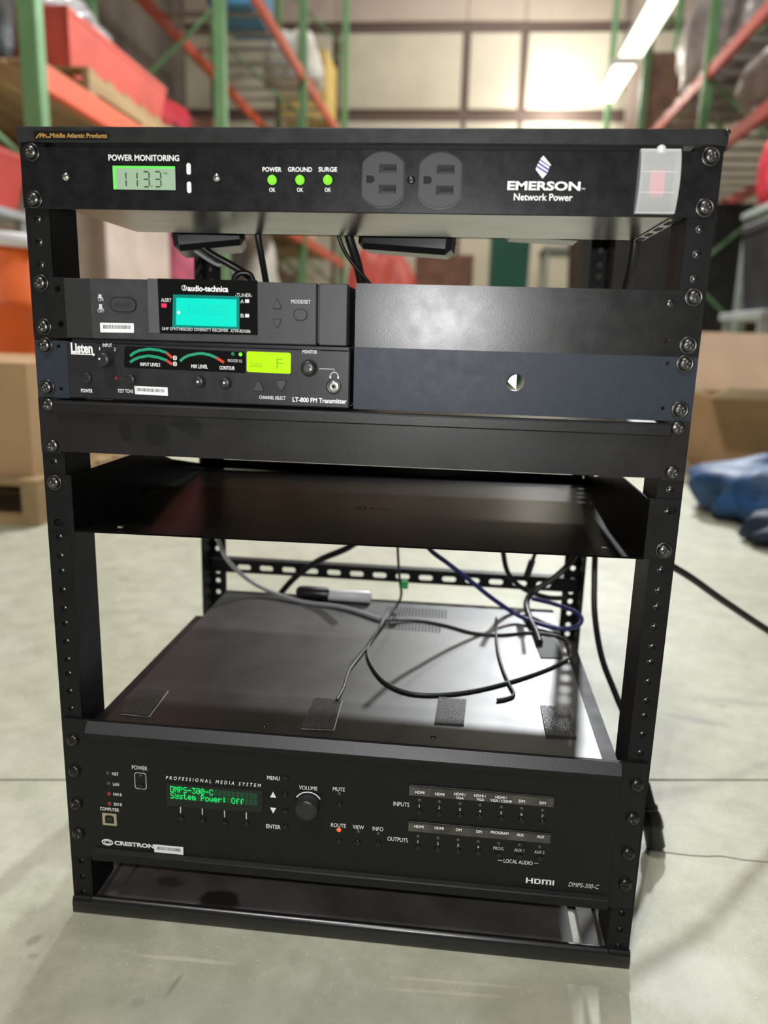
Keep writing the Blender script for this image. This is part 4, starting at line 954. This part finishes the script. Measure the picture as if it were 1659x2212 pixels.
# HDMI logo: heavy squared letters
mb = MB(); hx0, hz0 = fd(1136, 1902); hx1, hz1 = fd(1197, 1906); hz = (hz0 + hz1) / 2; hh = 5.0; W_ = hx1 - hx0
def bar(u0, u1, t0, t1): mb.box(hx0 + W_ * u0, hx0 + W_ * u1, y - .05, y, hz - hh / 2 + hh * t0, hz - hh / 2 + hh * t1)
for a in ((0, .06, 0, 1), (.19, .25, 0, 1), (.06, .19, .42, .62), (.30, .36, 0, .92), (.36, .5, .74, .92), (.36, .5, 0, .18), (.46, .52, .1, .85), (.57, .63, 0, .92), (.63, .86, .74, .92), (.71, .77, 0, .85), (.84, .90, 0, .85), (.945, 1, 0, .92)): bar(*a)
mb.build('hdmi_logo', 'white_print', ms)
text(ms, 'DMPS-300-C', 1228, 1910.5, 1294.5, 1915.8, 9.5, y, 'dim_print', 0.0, 0.25)
text(ms, 'CRESTRON', 247, 1822, 332.5, 1827, 9, y, bold=0.04)
xx, zz = fd(232, 1819.5); mb = MB()
for rr, a0, a1, wd in ((4.6, .1, 1.05, 1.5), (4.6, 1.1, 2.05, 1.5), (2.6, .6, 1.6, .8), (2.6, 1.6, 2.6, .8)):
    mb.strip([(xx + rr * math.cos(PI * (a0 + (a1 - a0) * i / 10)), zz + rr * .55 * math.sin(PI * (a0 + (a1 - a0) * i / 10))) for i in range(11)], wd * .8, y)
mb.build('maker_logo', 'white_print', ms)
barcode(ms, ((333, 1824), (396, 1830), (396, 1846.5), (333.5, 1840.5)), FYD)

# ================================================================== CABLES AND ADAPTERS
def P3(p):
    px, py, mode, val = p
    return YP(px, py, val) if mode == 'y' else ZP(px, py, val)
def cable(name, label, pts, r, m_, group=None):
    o = MB().tube([P3(p) for p in pts], r, 8, 7).build(name, m_)
    return tag(o, label, 'cable', group)
zt = DT + 1.6
cable('signal_cable', 'light grey cable drooping from the shelf corner over the controller back', [(462, 1120, 'y', 320), (474, 1175, 'y', 326), (500, 1220, 'y', 332), (555, 1264, 'y', 338), (640, 1297, 'z', zt + 1), (740, 1312, 'z', zt + 1), (822, 1338, 'z', zt + 1)], 2.6, 'cable_grey')
cable('power_cable', 'thick black cord sloping behind the controller near the slotted crossbar', [(800, 1150, 'y', 372), (750, 1184, 'y', 372), (690, 1210, 'y', 374), (640, 1245, 'y', 376), (600, 1290, 'y', 378), (575, 1330, 'y', 378)], 4.2, 'cable_black')
cable('thin_cable', 'thin dark cable making a wide loop across the controller top', [(858, 1150, 'y', 300), (860, 1205, 'y', 305), (863, 1250, 'y', 312), (866, 1290, 'y', 315), (842, 1328, 'z', zt), (816, 1362, 'z', zt), (797, 1392, 'z', zt), (797, 1425, 'z', zt), (828, 1470, 'z', zt), (880, 1495, 'z', zt), (945, 1500, 'z', zt), (1025, 1491, 'z', zt), (1110, 1470, 'z', zt), (1180, 1446, 'z', zt), (1226, 1424, 'z', zt)], 1.6, 'cable_dkgrey')
cable('thin_cable', 'thin black wire running to the hook pad left of the volume knob', [(838, 1322, 'z', zt + 3), (812, 1372, 'z', zt), (780, 1415, 'z', zt), (755, 1448, 'z', zt), (742, 1486, 'z', zt), (728, 1512, 'z', zt + 1)], 1.4, 'cable_black')
cable('network_cable', 'dark blue network cable curling at the right rear of the controller', [(905, 1150, 'y', 240), (930, 1188, 'y', 255), (965, 1215, 'y', 270), (1008, 1248, 'y', 285), (1060, 1290, 'y', 295), (1112, 1325, 'y', 300), (1160, 1346, 'z', zt + 3), (1212, 1358, 'z', zt + 3), (1247, 1352, 'z', zt + 4), (1256, 1336, 'y', 290), (1240, 1320, 'y', 300), (1195, 1304, 'y', 318), (1150, 1293, 'y', 335)], 2.7, 'cable_blue')
cable('thin_cable', 'thin dark wire lying straight across the back of the controller top', [(830, 1340, 'z', zt + 2), (900, 1340, 'z', zt), (960, 1350, 'z', zt), (1020, 1366, 'z', zt), (1080, 1371, 'z', zt), (1150, 1366, 'z', zt), (1210, 1376, 'z', zt), (1230, 1392, 'z', zt), (1232, 1420, 'z', zt)], 1.5, 'cable_dkgrey')
cable('thin_cable', 'short dark wire hooking forward on the right half of the controller top', [(1072, 1335, 'z', zt), (1072, 1375, 'z', zt), (1076, 1410, 'z', zt), (1086, 1445, 'z', zt), (1100, 1478, 'z', zt), (1110, 1500, 'z', zt), (1092, 1509, 'z', zt), (1074, 1512, 'z', zt)], 1.5, 'cable_dkgrey')
cable('power_cable', 'thick black cord arching from the right rear rail to the black pad', [(1262, 1165, 'y', 352), (1235, 1212, 'y', 350), (1195, 1250, 'y', 348), (1150, 1280, 'y', 346), (1137, 1305, 'y', 330), (1146, 1340, 'z', zt + 3), (1158, 1365, 'z', zt + 2), (1166, 1388, 'z', zt + 2)], 3.8, 'cable_black')
cable('power_cable', 'black cord hanging below the shelf and crossing the rear crossbar', [(1085, 1160, 'y', 350), (1088, 1200, 'y', 353), (1098, 1238, 'y', 358), (1128, 1270, 'y', 362), (1180, 1290, 'y', 366), (1225, 1292, 'y', 370)], 3.2, 'cable_black')
pl = thing('cable_plug', 'small black plug dangling under the shelf on a short lead', 'plug', YP(1138, 1245, 345))
MB().tube([YP(1165, 1165, 340), YP(1157, 1192, 341), YP(1150, 1212, 343)], 2.4, 8).build('lead', 'cable_black', pl)
MB().tube([YP(1150, 1210, 343), YP(1138, 1245, 346)], 4.2, 10).build('plug_body', 'plug_black', pl)
tg = thing('cable_tag', 'small green tag on the cable behind the controller', 'tag', YP(872, 1262, 310)); MB().box(*[c for a, b in zip(YP(866, 1272, 306), YP(882, 1254, 310)) for c in (a, b)], .8).build('tag_body', 'tag_green', tg)
# barrel-shaped device lying at the back of the controller
bd = thing('barrel_device', 'black-tipped silver barrel device lying at the controller back edge', 'device', (YP(720, 1290, 330)[0], 330, DT))
bz = DT + 8.2; xa_ = YP(640, 1288, 330)[0]; xb_ = YP(802, 1296, 330)[0]; xm = xa_ + (xb_ - xa_) * .45
MB().lathe([(4.0, 0), (7.0, 3), (8.0, 9), (8.0, xm - xa_ - 4), (6.6, xm - xa_)], (xa_, 332, bz), (1, -.03, 0), 18).build('tip', 'plug_black', bd)
MB().lathe([(6.8, xm - xa_ - 1), (7.2, xm - xa_ + 4), (7.2, xb_ - xa_ - 3), (5.0, xb_ - xa_)], (xa_, 332, bz - .6), (1, -.03, 0), 18).build('barrel', 'white_plastic', bd)
# floor plug with its cord
fp = thing('floor_plug', 'black cable connector resting on the floor behind the right rail', 'plug', (300, 150, FLOOR))
cord = [(1286, 1180, 'y', 330), (1284, 1250, 'y', 322), (1285, 1330, 'y', 305), (1300, 1420, 'y', 275), (1330, 1500, 'y', 245), (1362, 1580, 'y', 215), (1388, 1680, 'y', 192)]
MB().tube([P3(p) for p in cord], 3.6, 8, 8).build('cord', 'cable_black', fp)
a = Vector(YP(1392, 1690, 188)); b = Vector((303, 160, FLOOR + 2)); dn = (b - a).normalized(); Lq = (b - a).length
MB().lathe([(5.5, 0), (6.0, Lq * .1), (7.2, Lq * .34), (9.0, Lq * .36), (9.5, Lq * .42), (8.6, Lq * .44)], a, dn, 16).build('strain_relief', 'plug_black', fp)
MB().lathe([(8.8, Lq * .44), (10.6, Lq * .5), (11.6, Lq * .62), (11.4, Lq * .70), (9.6, Lq * .74), (9.6, Lq * .98), (8.5, Lq)], a, dn, 18).build('shell', 'plug_black', fp)
MB().lathe([(7.4, 0), (7.4, 2.5)], b - dn * 1.0, dn, 14).build('contact_ring', 'dark_nickel', fp)
cable('mains_lead', 'long black mains lead leaving the rack to the right', [(1225, 1150, 'y', 380), (1330, 1172, 'y', 385), (1460, 1228, 'y', 400), (1560, 1296, 'y', 420), (1659, 1362, 'y', 440), (1780, 1436, 'y', 460), (1960, 1540, 'y', 470)], 4.6, 'cable_black')
# adapters hanging from the power conditioner
def brick(name, label, c, size, rot, marks=False):
    t = thing(name, label, 'adapter', c); mb = MB()
    T_ = Matrix.Translation(Vector(c)) @ Matrix.Rotation(rot[0], 4, 'Y') @ Matrix.Rotation(rot[1], 4, 'Z') @ Matrix.Rotation(rot[2], 4, 'X'); mb.T = T_
    a_, b_, c_ = (s / 2 for s in size); mb.box(-a_, a_, -b_, b_, -c_, c_, 5).build('body', 'plug_black', t)
    mb = MB(); mb.T = T_; mb.box(-a_ - .3, a_ + .3, -b_ - .3, b_ + .3, -1.0, -.2, .1).build('seam', 'dark_void', t)
    if marks:
        mb = MB(); mb.T = T_; yq = -b_ - .45; mb.prism(circ(-a_ + 9, 4, 2.6), yq, yq + .1, [circ(-a_ + 9, 4, 2.1)])
        for k in range(3): mb.box(-a_ + 14 + k * 7, -a_ + 19 + k * 7, yq, yq + .1, 2 + k, 2.4 + k); mb.box(-a_ + 14 + k * 7, -a_ + 14.4 + k * 7, yq, yq + .1, 2, 6)
        mb.build('rating_marks', 'dim_print', t)
    return t
q = YP(878, 512, 170); brick('power_adapter', 'black power adapter with printed rating marks hanging under the conditioner middle', (q[0], 190, q[2] + 3), (86, 46, 32), (math.radians(3.5), math.radians(-4), 0), True)
q = YP(1178, 500, 170); brick('power_adapter', 'slim black power adapter under the conditioner near its right end', (q[0], 190, q[2] + 6), (70, 46, 24), (math.radians(2), 0, 0))
q = YP(432, 505, 170); brick('power_adapter', 'dark power adapter tilted among cables at the conditioner left', (q[0], 200, q[2] + 1), (66, 60, 28), (math.radians(-8), math.radians(14), 0))
cable('adapter_lead', 'black adapter lead dropping straight behind the cyan display unit', [(552, 470, 'y', 150), (558, 515, 'y', 152), (566, 560, 'y', 158), (575, 612, 'y', 168), (578, 640, 'y', 172)], 3.2, 'cable_black')
cable('adapter_lead', 'thick black lead falling left of the middle adapter', [(748, 470, 'y', 150), (755, 515, 'y', 152), (772, 570, 'y', 160), (782, 620, 'y', 168), (786, 650, 'y', 172)], 4.4, 'cable_black')
cable('adapter_lead', 'thin black wire crossing the thick lead by the middle adapter', [(725, 470, 'y', 148), (733, 515, 'y', 148), (752, 555, 'y', 152), (788, 600, 'y', 158), (812, 630, 'y', 164)], 1.8, 'cable_black')
cable('adapter_lead', 'black lead dropping near the right end of the conditioner', [(1372, 470, 'y', 150), (1372, 520, 'y', 152), (1364, 575, 'y', 158), (1352, 625, 'y', 166), (1346, 660, 'y', 172)], 4.6, 'cable_black')
cable('adapter_lead', 'thin black wire beside the right front rail under the conditioner', [(1478, 470, 'y', 150), (1474, 520, 'y', 152), (1470, 570, 'y', 158), (1452, 625, 'y', 166)], 2.2, 'cable_black')
cable('adapter_lead', 'black lead curving down from the tilted left adapter', [(418, 520, 'y', 175), (455, 548, 'y', 178), (498, 572, 'y', 182), (535, 596, 'y', 188), (562, 630, 'y', 195)], 3.6, 'cable_black')
cable('adapter_lead', 'grey lead under the tilted left adapter', [(380, 505, 'y', 178), (420, 540, 'y', 180), (470, 572, 'y', 182), (490, 566, 'y', 186), (505, 590, 'y', 190), (512, 630, 'y', 194)], 1.8, 'cable_grey')
cable('adapter_lead', 'black wire loop standing above the cyan display', [(505, 630, 'y', 120), (507, 600, 'y', 122), (520, 590, 'y', 124), (538, 592, 'y', 126), (546, 606, 'y', 128), (548, 640, 'y', 130)], 2.6, 'cable_black')

# ================================================================== BACKGROUND: pallet racking and goods
def pallet_rack(name, label, xf, xr, ups, levels, bm, decks, bars):
    t = thing(name, label, 'pallet rack', ((xf + xr) / 2, (ups[0] + ups[-1]) / 2, FLOOR))
    for yu in ups:
        for x in (xf, xr):
            MB().box(x - 45, x + 45, yu - 40, yu + 40, FLOOR, 6800, 6).build('upright', 'upright_green', t)
            MB().box(x - 75, x + 75, yu - 65, yu + 65, FLOOR, FLOOR + 8, 2).build('foot_plate', 'upright_green', t)
        zz = 300; k = 0
        while zz < 6300:
            a, b = (xf, xr) if k % 2 else (xr, xf); MB().tube([(a, yu, zz), (b, yu, zz + 900)], 18, 6, 1).build('brace', 'upright_green', t); zz += 900; k += 1
    for z in levels:
        for i in range(len(ups) - 1):
            for x in (xf, xr): MB().box(x - 25, x + 25, ups[i] + 42, ups[i + 1] - 42, z - 60, z + 60, 8).build('beam', bm, t)
    for z, i in bars:                              # slim support bars laid across the beams
        for k in range(7):
            yy = ups[i] + 200 + (ups[i + 1] - ups[i] - 400) * k / 6; MB().box(min(xf, xr) - 20, max(xf, xr) + 20, yy - 40, yy + 40, z + 60, z + 82, 3).build('support_bar', 'bracket_zinc', t)
    for z, i in decks:
        n_ = 6
        for k in range(n_):
            x0 = min(xf, xr) + abs(xr - xf) * k / n_; MB().box(x0 + 8, x0 + abs(xr - xf) / n_ - 8, ups[i] + 60, ups[i + 1] - 60, z + 60, z + 82, 3).build('deck_board', 'wood', t)
    return t
pallet_rack('pallet_rack', 'green and orange pallet rack along the left side of the aisle', -1950, -3000, (3130, 5960, 9150, 12300), (1640, 3450, 5700), 'beam_orange', ((1640, 0), (1640, 1), (1640, 2)), ((3450, 0), (3450, 1), (3450, 2)))
pallet_rack('pallet_rack', 'green and red pallet rack along the right side of the aisle', 2250, 3250, (4700, 7660, 10650, 13500), (2240, 3010), 'beam_red', (), ((2240, 0), (2240, 1), (3010, 0), (3010, 1), (3010, 2)))
def lump(name, label, cat, c, r, m_, seed=0, squash=.25, group=None, fold=6):
    """soft sack: a flattened, creased ball that rests on its base"""
    rnd = random.Random(seed); ph = [rnd.uniform(0, 6.28) for _ in range(6)]; v = []; fs = []; n, mm = 28, 18
    for i in range(mm + 1):
        th = PI * i / mm
        for k in range(n):
            a = 2 * PI * k / n; d = 1 + .10 * math.sin(fold * a + ph[0] + 3 * th) * math.sin(th) + .09 * math.sin(3 * a + ph[1]) + .08 * math.sin(5 * th + ph[2] + 2 * a)
            x, y_, z = math.sin(th) * math.cos(a) * d, math.sin(th) * math.sin(a) * d, math.cos(th) * d
            v.append((c[0] + r[0] * x, c[1] + r[1] * y_, c[2] + r[2] * (max(z, -.72) + .72)))
    for i in range(mm):
        for k in range(n): fs.append([i * n + k, i * n + (k + 1) % n, (i + 1) * n + (k + 1) % n, (i + 1) * n + k])
    t = thing(name, label, cat, c, group); MB().add(v, fs, True).build('body', m_, t)
    q = MB(); top_ = (c[0], c[1], c[2] + r[2] * 1.66); q.tube([top_, (top_[0] + r[0] * .12, top_[1], top_[2] + r[2] * .22)], r[0] * .10, 8, 1, r[0] * .18).build('tied_neck', m_, t)
    return t
def tote(name, label, x0, x1, y0, y1, z0, z1, m_, cat='tote', lid=True):
    t = thing(name, label, cat, ((x0 + x1) / 2, (y0 + y1) / 2, z0)); h = z1 - z0; d = .06; ix, iy = (x1 - x0) * d, (y1 - y0) * d
    mb = MB(); v = [(x0 + ix, y0 + iy, z0), (x1 - ix, y0 + iy, z0), (x1 - ix, y1 - iy, z0), (x0 + ix, y1 - iy, z0), (x0 + 4, y0 + 4, z1 - h * .1), (x1 - 4, y0 + 4, z1 - h * .1), (x1 - 4, y1 - 4, z1 - h * .1), (x0 + 4, y1 - 4, z1 - h * .1)]
    mb.add(v, [[3, 2, 1, 0], [0, 1, 5, 4], [1, 2, 6, 5], [2, 3, 7, 6], [3, 0, 4, 7], [4, 5, 6, 7]]).build('tub', m_, t)
    MB().box(x0, x1, y0, y1, z1 - h * .12, z1 - h * .02, 6).build('rim', m_, t)
    MB().box(x0 + 15, x1 - 15, y0 + 15, y1 - 15, z1 - h * .03, z1, 8).build('lid', m_, t)
    return t
def carton(name, label, x0, x1, y0, y1, z0, z1, m_='cardboard', flaps=None, fm=None, rz=0.0):
    t = thing(name, label, 'cardboard box', ((x0 + x1) / 2, (y0 + y1) / 2, z0)); w_ = 5
    T_ = Matrix.Translation(((x0 + x1) / 2, (y0 + y1) / 2, 0)) @ Matrix.Rotation(rz, 4, 'Z') @ Matrix.Translation((-(x0 + x1) / 2, -(y0 + y1) / 2, 0))
    def B(): m__ = MB(); m__.T = T_; return m__
    for n_, a in (('side_panel', (x0, x0 + w_, y0, y1)), ('side_panel', (x1 - w_, x1, y0, y1)), ('front_panel', (x0 + w_, x1 - w_, y0, y0 + w_)), ('back_panel', (x0 + w_, x1 - w_, y1 - w_, y1))): B().box(*a, z0, z1, 1).build(n_, m_, t)
    B().box(x0 + w_, x1 - w_, y0 + w_, y1 - w_, z0, z0 + w_).build('bottom_panel', m_, t)
    fm = fm or m_
    if flaps is None:
        B().box(x0, x1, y0, (y0 + y1) / 2 - 2, z1, z1 + w_, 1).build('flap', fm, t); B().box(x0, x1, (y0 + y1) / 2 + 2, y1, z1, z1 + w_, 1).build('flap', fm, t)
        B().box(x0, x1, (y0 + y1) / 2 - 30, (y0 + y1) / 2 + 30, z1 + w_, z1 + w_ + 1).build('tape', 'tape', t)
    else:
        hy = (y1 - y0) * .48; hx = (x1 - x0) * .48
        for s, ang in zip('fblr', flaps):
            ca, sa = math.cos(ang), math.sin(ang); m__ = B()
            if s == 'f': v = [(x0, y0, z1), (x1, y0, z1), (x1, y0 - hy * ca, z1 + hy * sa), (x0, y0 - hy * ca, z1 + hy * sa)]
            if s == 'b': v = [(x0, y1, z1), (x1, y1, z1), (x1, y1 + hy * ca, z1 + hy * sa), (x0, y1 + hy * ca, z1 + hy * sa)]
            if s == 'l': v = [(x0, y0, z1), (x0, y1, z1), (x0 - hx * ca, y1, z1 + hx * sa), (x0 - hx * ca, y0, z1 + hx * sa)]
            if s == 'r': v = [(x1, y0, z1), (x1, y1, z1), (x1 + hx * ca, y1, z1 + hx * sa), (x1 + hx * ca, y0, z1 + hx * sa)]
            nrm = (Vector(v[1]) - Vector(v[0])).cross(Vector(v[3]) - Vector(v[0])).normalized() * 4
            vv = v + [tuple(Vector(p) + nrm) for p in v]
            m__.add(vv, [[0, 1, 2, 3], [7, 6, 5, 4], [0, 4, 5, 1], [1, 5, 6, 2], [2, 6, 7, 3], [3, 7, 4, 0]]); m__.build('flap', fm, t)
    return t
def pallet(label, x0, x1, y0, y1, z0, m_='wood'):
    t = thing('wooden_pallet', label, 'pallet', ((x0 + x1) / 2, (y0 + y1) / 2, z0))
    for k in range(3):
        x = x0 + (x1 - x0 - 45) * k / 2; MB().box(x, x + 45, y0, y1, z0 + 18, z0 + 105, 2).build('stringer', m_, t)
    for k in range(7):
        yy = y0 + (y1 - y0 - 95) * k / 6; MB().box(x0, x1, yy, yy + 95, z0 + 105, z0 + 123, 2).build('deck_board', m_, t)
    for k in range(3):
        yy = y0 + (y1 - y0 - 95) * k / 2; MB().box(x0, x1, yy, yy + 95, z0, z0 + 18, 2).build('bottom_board', m_, t)
    return t
# --- goods on the left rack
D1 = 1722
pallet('wooden pallet on the left rack under the coral tote', -2950, -1960, 3700, 5150, D1)
tote('storage_tote', 'large coral red tote on the left rack pallet', -2800, -2080, 3750, 5130, D1 + 123, D1 + 440, 'coral_tote')
lump('goods_bag', 'black bag heaped at the near end of the left rack', 'bag', (-2480, 3400, D1), (300, 230, 330), 'black_bag', 3)
lump('goods_bag', 'silver wrapped bundle on top of the coral tote', 'bag', (-2500, 4250, D1 + 442), (330, 420, 160), 'silver_wrap', 5)
lump('goods_bag', 'dark red bag behind the coral tote on the left rack', 'bag', (-2350, 5650, D1), (280, 260, 300), 'red_fabric', 6)
lump('goods_bag', 'black bag past the pallet end on the left rack', 'bag', (-2100, 5300, D1), (120, 100, 130), 'black_bag', 8)
carton('goods_carton', 'brown carton on the left rack middle bay', -2850, -2100, 6200, 7300, D1, D1 + 520, 'brown_goods')
lump('goods_bag', 'pale yellow sack on the left rack middle bay', 'bag', (-2080, 7800, D1), (200, 330, 260), 'yellow_goods', 9)
lump('goods_bag', 'red sack between yellow sack and far upright', 'bag', (-2150, 8700, D1), (210, 260, 330), 'red_fabric', 11)
carton('goods_carton', 'pale carton on the left rack far bay lower shelf', -2900, -2050, 9400, 10600, D1, D1 + 900, 'cardboard_pale')
D2 = 3532
carton('goods_carton', 'bright blue carton on the left rack second shelf', -2500, -2080, 7350, 8250, D2, D2 + 620, 'blue_goods')
carton('goods_carton', 'brown carton beside the blue carton on the second shelf', -2950, -2150, 6200, 7100, D2, D2 + 800, 'brown_goods')
lump('goods_bag', 'white bundle on the second shelf beyond the blue carton', 'bag', (-2200, 9900, D2), (350, 600, 360), 'white_wrap', 12)
carton('goods_carton', 'yellow carton high in the far bay of the left rack', -2700, -2050, 11200, 12100, D2, D2 + 900, 'yellow_goods')
lump('goods_bag', 'silver bundle on the second shelf nearest the camera', 'bag', (-2450, 4300, D2), (380, 600, 300), 'silver_wrap', 13)
# --- goods on the floor along the left rack
tote('storage_tote', 'long red bin under the near left rack shelf', -2900, -1960, 2500, 3050, 1010, 1260, 'beam_red')
t = thing('bin_stand', 'grey stand carrying the long red bin on the left', 'stand', (-2430, 2780, FLOOR)); MB().box(-2890, -1970, 2510, 3040, 975, 1010, 4).build('stand_top', 'table_grey', t)
for x in (-2870, -2020):
    for yy in (2530, 2990): MB().box(x, x + 40, yy, yy + 40, FLOOR, 975, 4).build('leg', 'table_grey', t)
t = thing('orange_barrel', 'orange plastic barrel at the left edge behind the rack', 'barrel', (-1720, 2350, FLOOR))
MB().lathe([(230, 0), (240, 20), (250, 250), (260, 270), (245, 290), (250, 560), (262, 580), (245, 600), (240, 790), (225, 805)], (-1720, 2350, FLOOR), (0, 0, 1), 28).build('drum', 'orange_bucket', t)
MB().lathe([(255, 790), (258, 800), (258, 830), (240, 840)], (-1720, 2350, FLOOR), (0, 0, 1), 28).build('lid', 'white_plastic', t)
pallet('low wooden pallet on the floor at the left edge', -1900, -1000, 1280, 2080, FLOOR)
carton('goods_carton', 'tall tan carton standing on the floor pallet at left', -1830, -1035, 1330, 1980, FLOOR + 123, 400, 'cardboard')
carton('goods_carton', 'beige carton on the floor under the left rack', -2900, -2050, 4000, 5000, FLOOR, 1250, 'pink_carton')
lump('goods_bag', 'magenta sack on the floor under the left rack', 'bag', (-2230, 5500, FLOOR), (330, 330, 880), 'pink_fabric', 14)
tote('storage_tote', 'black bin stack under the left rack middle bay', -2800, -2080, 6250, 7150, FLOOR, 1400, 'tote_black')
lump('goods_bag', 'white tall sack under the left rack middle bay', 'bag', (-2200, 7700, FLOOR), (330, 400, 900), 'white_wrap', 15)
carton('goods_carton', 'pink carton under the left rack far bay', -2800, -2080, 9500, 10500, FLOOR, 1300, 'pink_carton')
# --- goods against the far wall
t = tote('wheeled_bin', 'tall dark green wheeled bin near the far wall', 330, 780, 8600, 9200, FLOOR, 1900, 'green_bin', 'bin')
MB().lathe([(70, 0), (70, 50)], (330, 9150, 70), (-1, 0, 0), 16).build('wheel', 'tote_black', t); MB().lathe([(70, 0), (70, 50)], (780, 9150, 70), (1, 0, 0), 16).build('wheel', 'tote_black', t)
lump('goods_bag', 'red bag heaped on the floor left of the green bin', 'bag', (-900, 8800, FLOOR), (420, 350, 900), 'coral_tote', 16)
carton('goods_carton', 'brown carton stack right behind the red bag', -560, 150, 9200, 9900, FLOOR, 1500, 'brown_goods')
def table(name, label, x0, x1, y0, y1, zt_, m_):
    t = thing(name, label, 'table', ((x0 + x1) / 2, (y0 + y1) / 2, FLOOR)); MB().box(x0, x1, y0, y1, zt_ - 45, zt_, 5).build('table_top', m_, t)
    for x in (x0 + 20, x1 - 60):
        for yy in (y0 + 20, y1 - 60): MB().box(x, x + 40, yy, yy + 40, FLOOR, zt_ - 45, 3).build('leg', m_, t)
    return t
table('work_table', 'tall grey-green bench right of the green bin', 900, 1900, 8300, 9000, 1520, 'grey_green')
carton('goods_carton', 'brown carton on the tall grey-green bench', 1250, 1650, 8400, 8800, 1520, 1850, 'brown_goods')
tote('storage_tote', 'black tote stack under the right rack', 2050, 2900, 7800, 8800, FLOOR, 1900, 'tote_black')
tote('storage_tote', 'wide black tote stack in the aisle behind the rack', 860, 1760, 5200, 5900, FLOOR, 1400, 'tote_black')
# --- right rack goods
lump('wrapped_goods', 'grey shrink-wrapped load at the near end of the right rack', 'bundle', (2750, 6300, 2322), (480, 900, 360), 'grey_wrap', 17)
lump('wrapped_goods', 'grey shrink-wrapped load in the middle bay of the right rack', 'bundle', (2750, 8800, 3092), (480, 900, 700), 'grey_wrap', 18)
carton('goods_carton', 'brown carton on the right rack upper shelf', 2300, 3150, 11000, 12200, 3092, 4300, 'brown_goods')
lump('wrapped_goods', 'silver load above the near bay of the right rack', 'bundle', (2750, 6200, 3092), (480, 900, 600), 'silver_wrap', 21)
lump('goods_bag', 'dark red sack under the near right rack beam', 'bag', (2330, 5300, 1450), (260, 300, 300), 'red_fabric', 19)
table('work_table', 'grey work table at the right edge behind the cardboard boxes', 1640, 2900, 3800, 4500, 700, 'table_grey')
tote('storage_tote', 'wide black tote on the grey work table', 1680, 2600, 3850, 4400, 700, 1200, 'tote_black')
carton('goods_carton', 'pale pink carton on top of the black tote', 1950, 2600, 3880, 4380, 1200, 1560, 'pink_carton')
table('work_table', 'dark stand under the red sack on the right', 2050, 2650, 5000, 5600, 1450, 'grey_green')
cx0 = YP(1548, 930, 2650)[0]; cz1 = YP(1600, 862, 2650)[2]
carton('goods_carton', 'open cardboard box with pale spread flaps at right', cx0, cx0 + 620, 2650, 3250, FLOOR, cz1, 'cardboard', (.2, 1.2, .55, .4), 'cardboard_pale', -.1)
carton('goods_carton', 'yellowish carton behind the open cardboard box', 1290, 1560, 3330, 3700, FLOOR, 440, 'cardboard_yellow')
lump('laundry_sack', 'crumpled blue sack on the floor at right', 'sack', (1075, 1850, FLOOR), (260, 230, 105), 'blue_sack', 4, fold=9)
lump('laundry_sack', 'dark navy bundle beside the blue sack', 'sack', (1010, 1500, FLOOR), (170, 90, 55), 'navy_sack', 7, fold=7)
# --- hanging light at the right of the aisle
for i, (y0, y1) in enumerate(((5600, 7000), (7300, 8700), (9000, 10300))):
    t = thing('linear_lamp', ('nearest', 'middle', 'farthest')[i] + ' of the three bright tube lamps hung over the aisle', 'lamp', (1700, (y0 + y1) / 2, 3500), 'tube lamps over the aisle')
    MB().box(1570, 1830, y0, y1, 3520, 3590, 8).build('housing', 'white_plastic', t); MB().box(1585, 1815, y0 + 15, y1 - 15, 3495, 3522, 5).build('diffuser', 'lamp_white', t)
    for yy in (y0 + 150, y1 - 150): MB().tube([(1700, yy, 3590), (1700, yy, 7000)], 6, 6, 1).build('hanger', 'bracket_zinc', t)
flush_text()
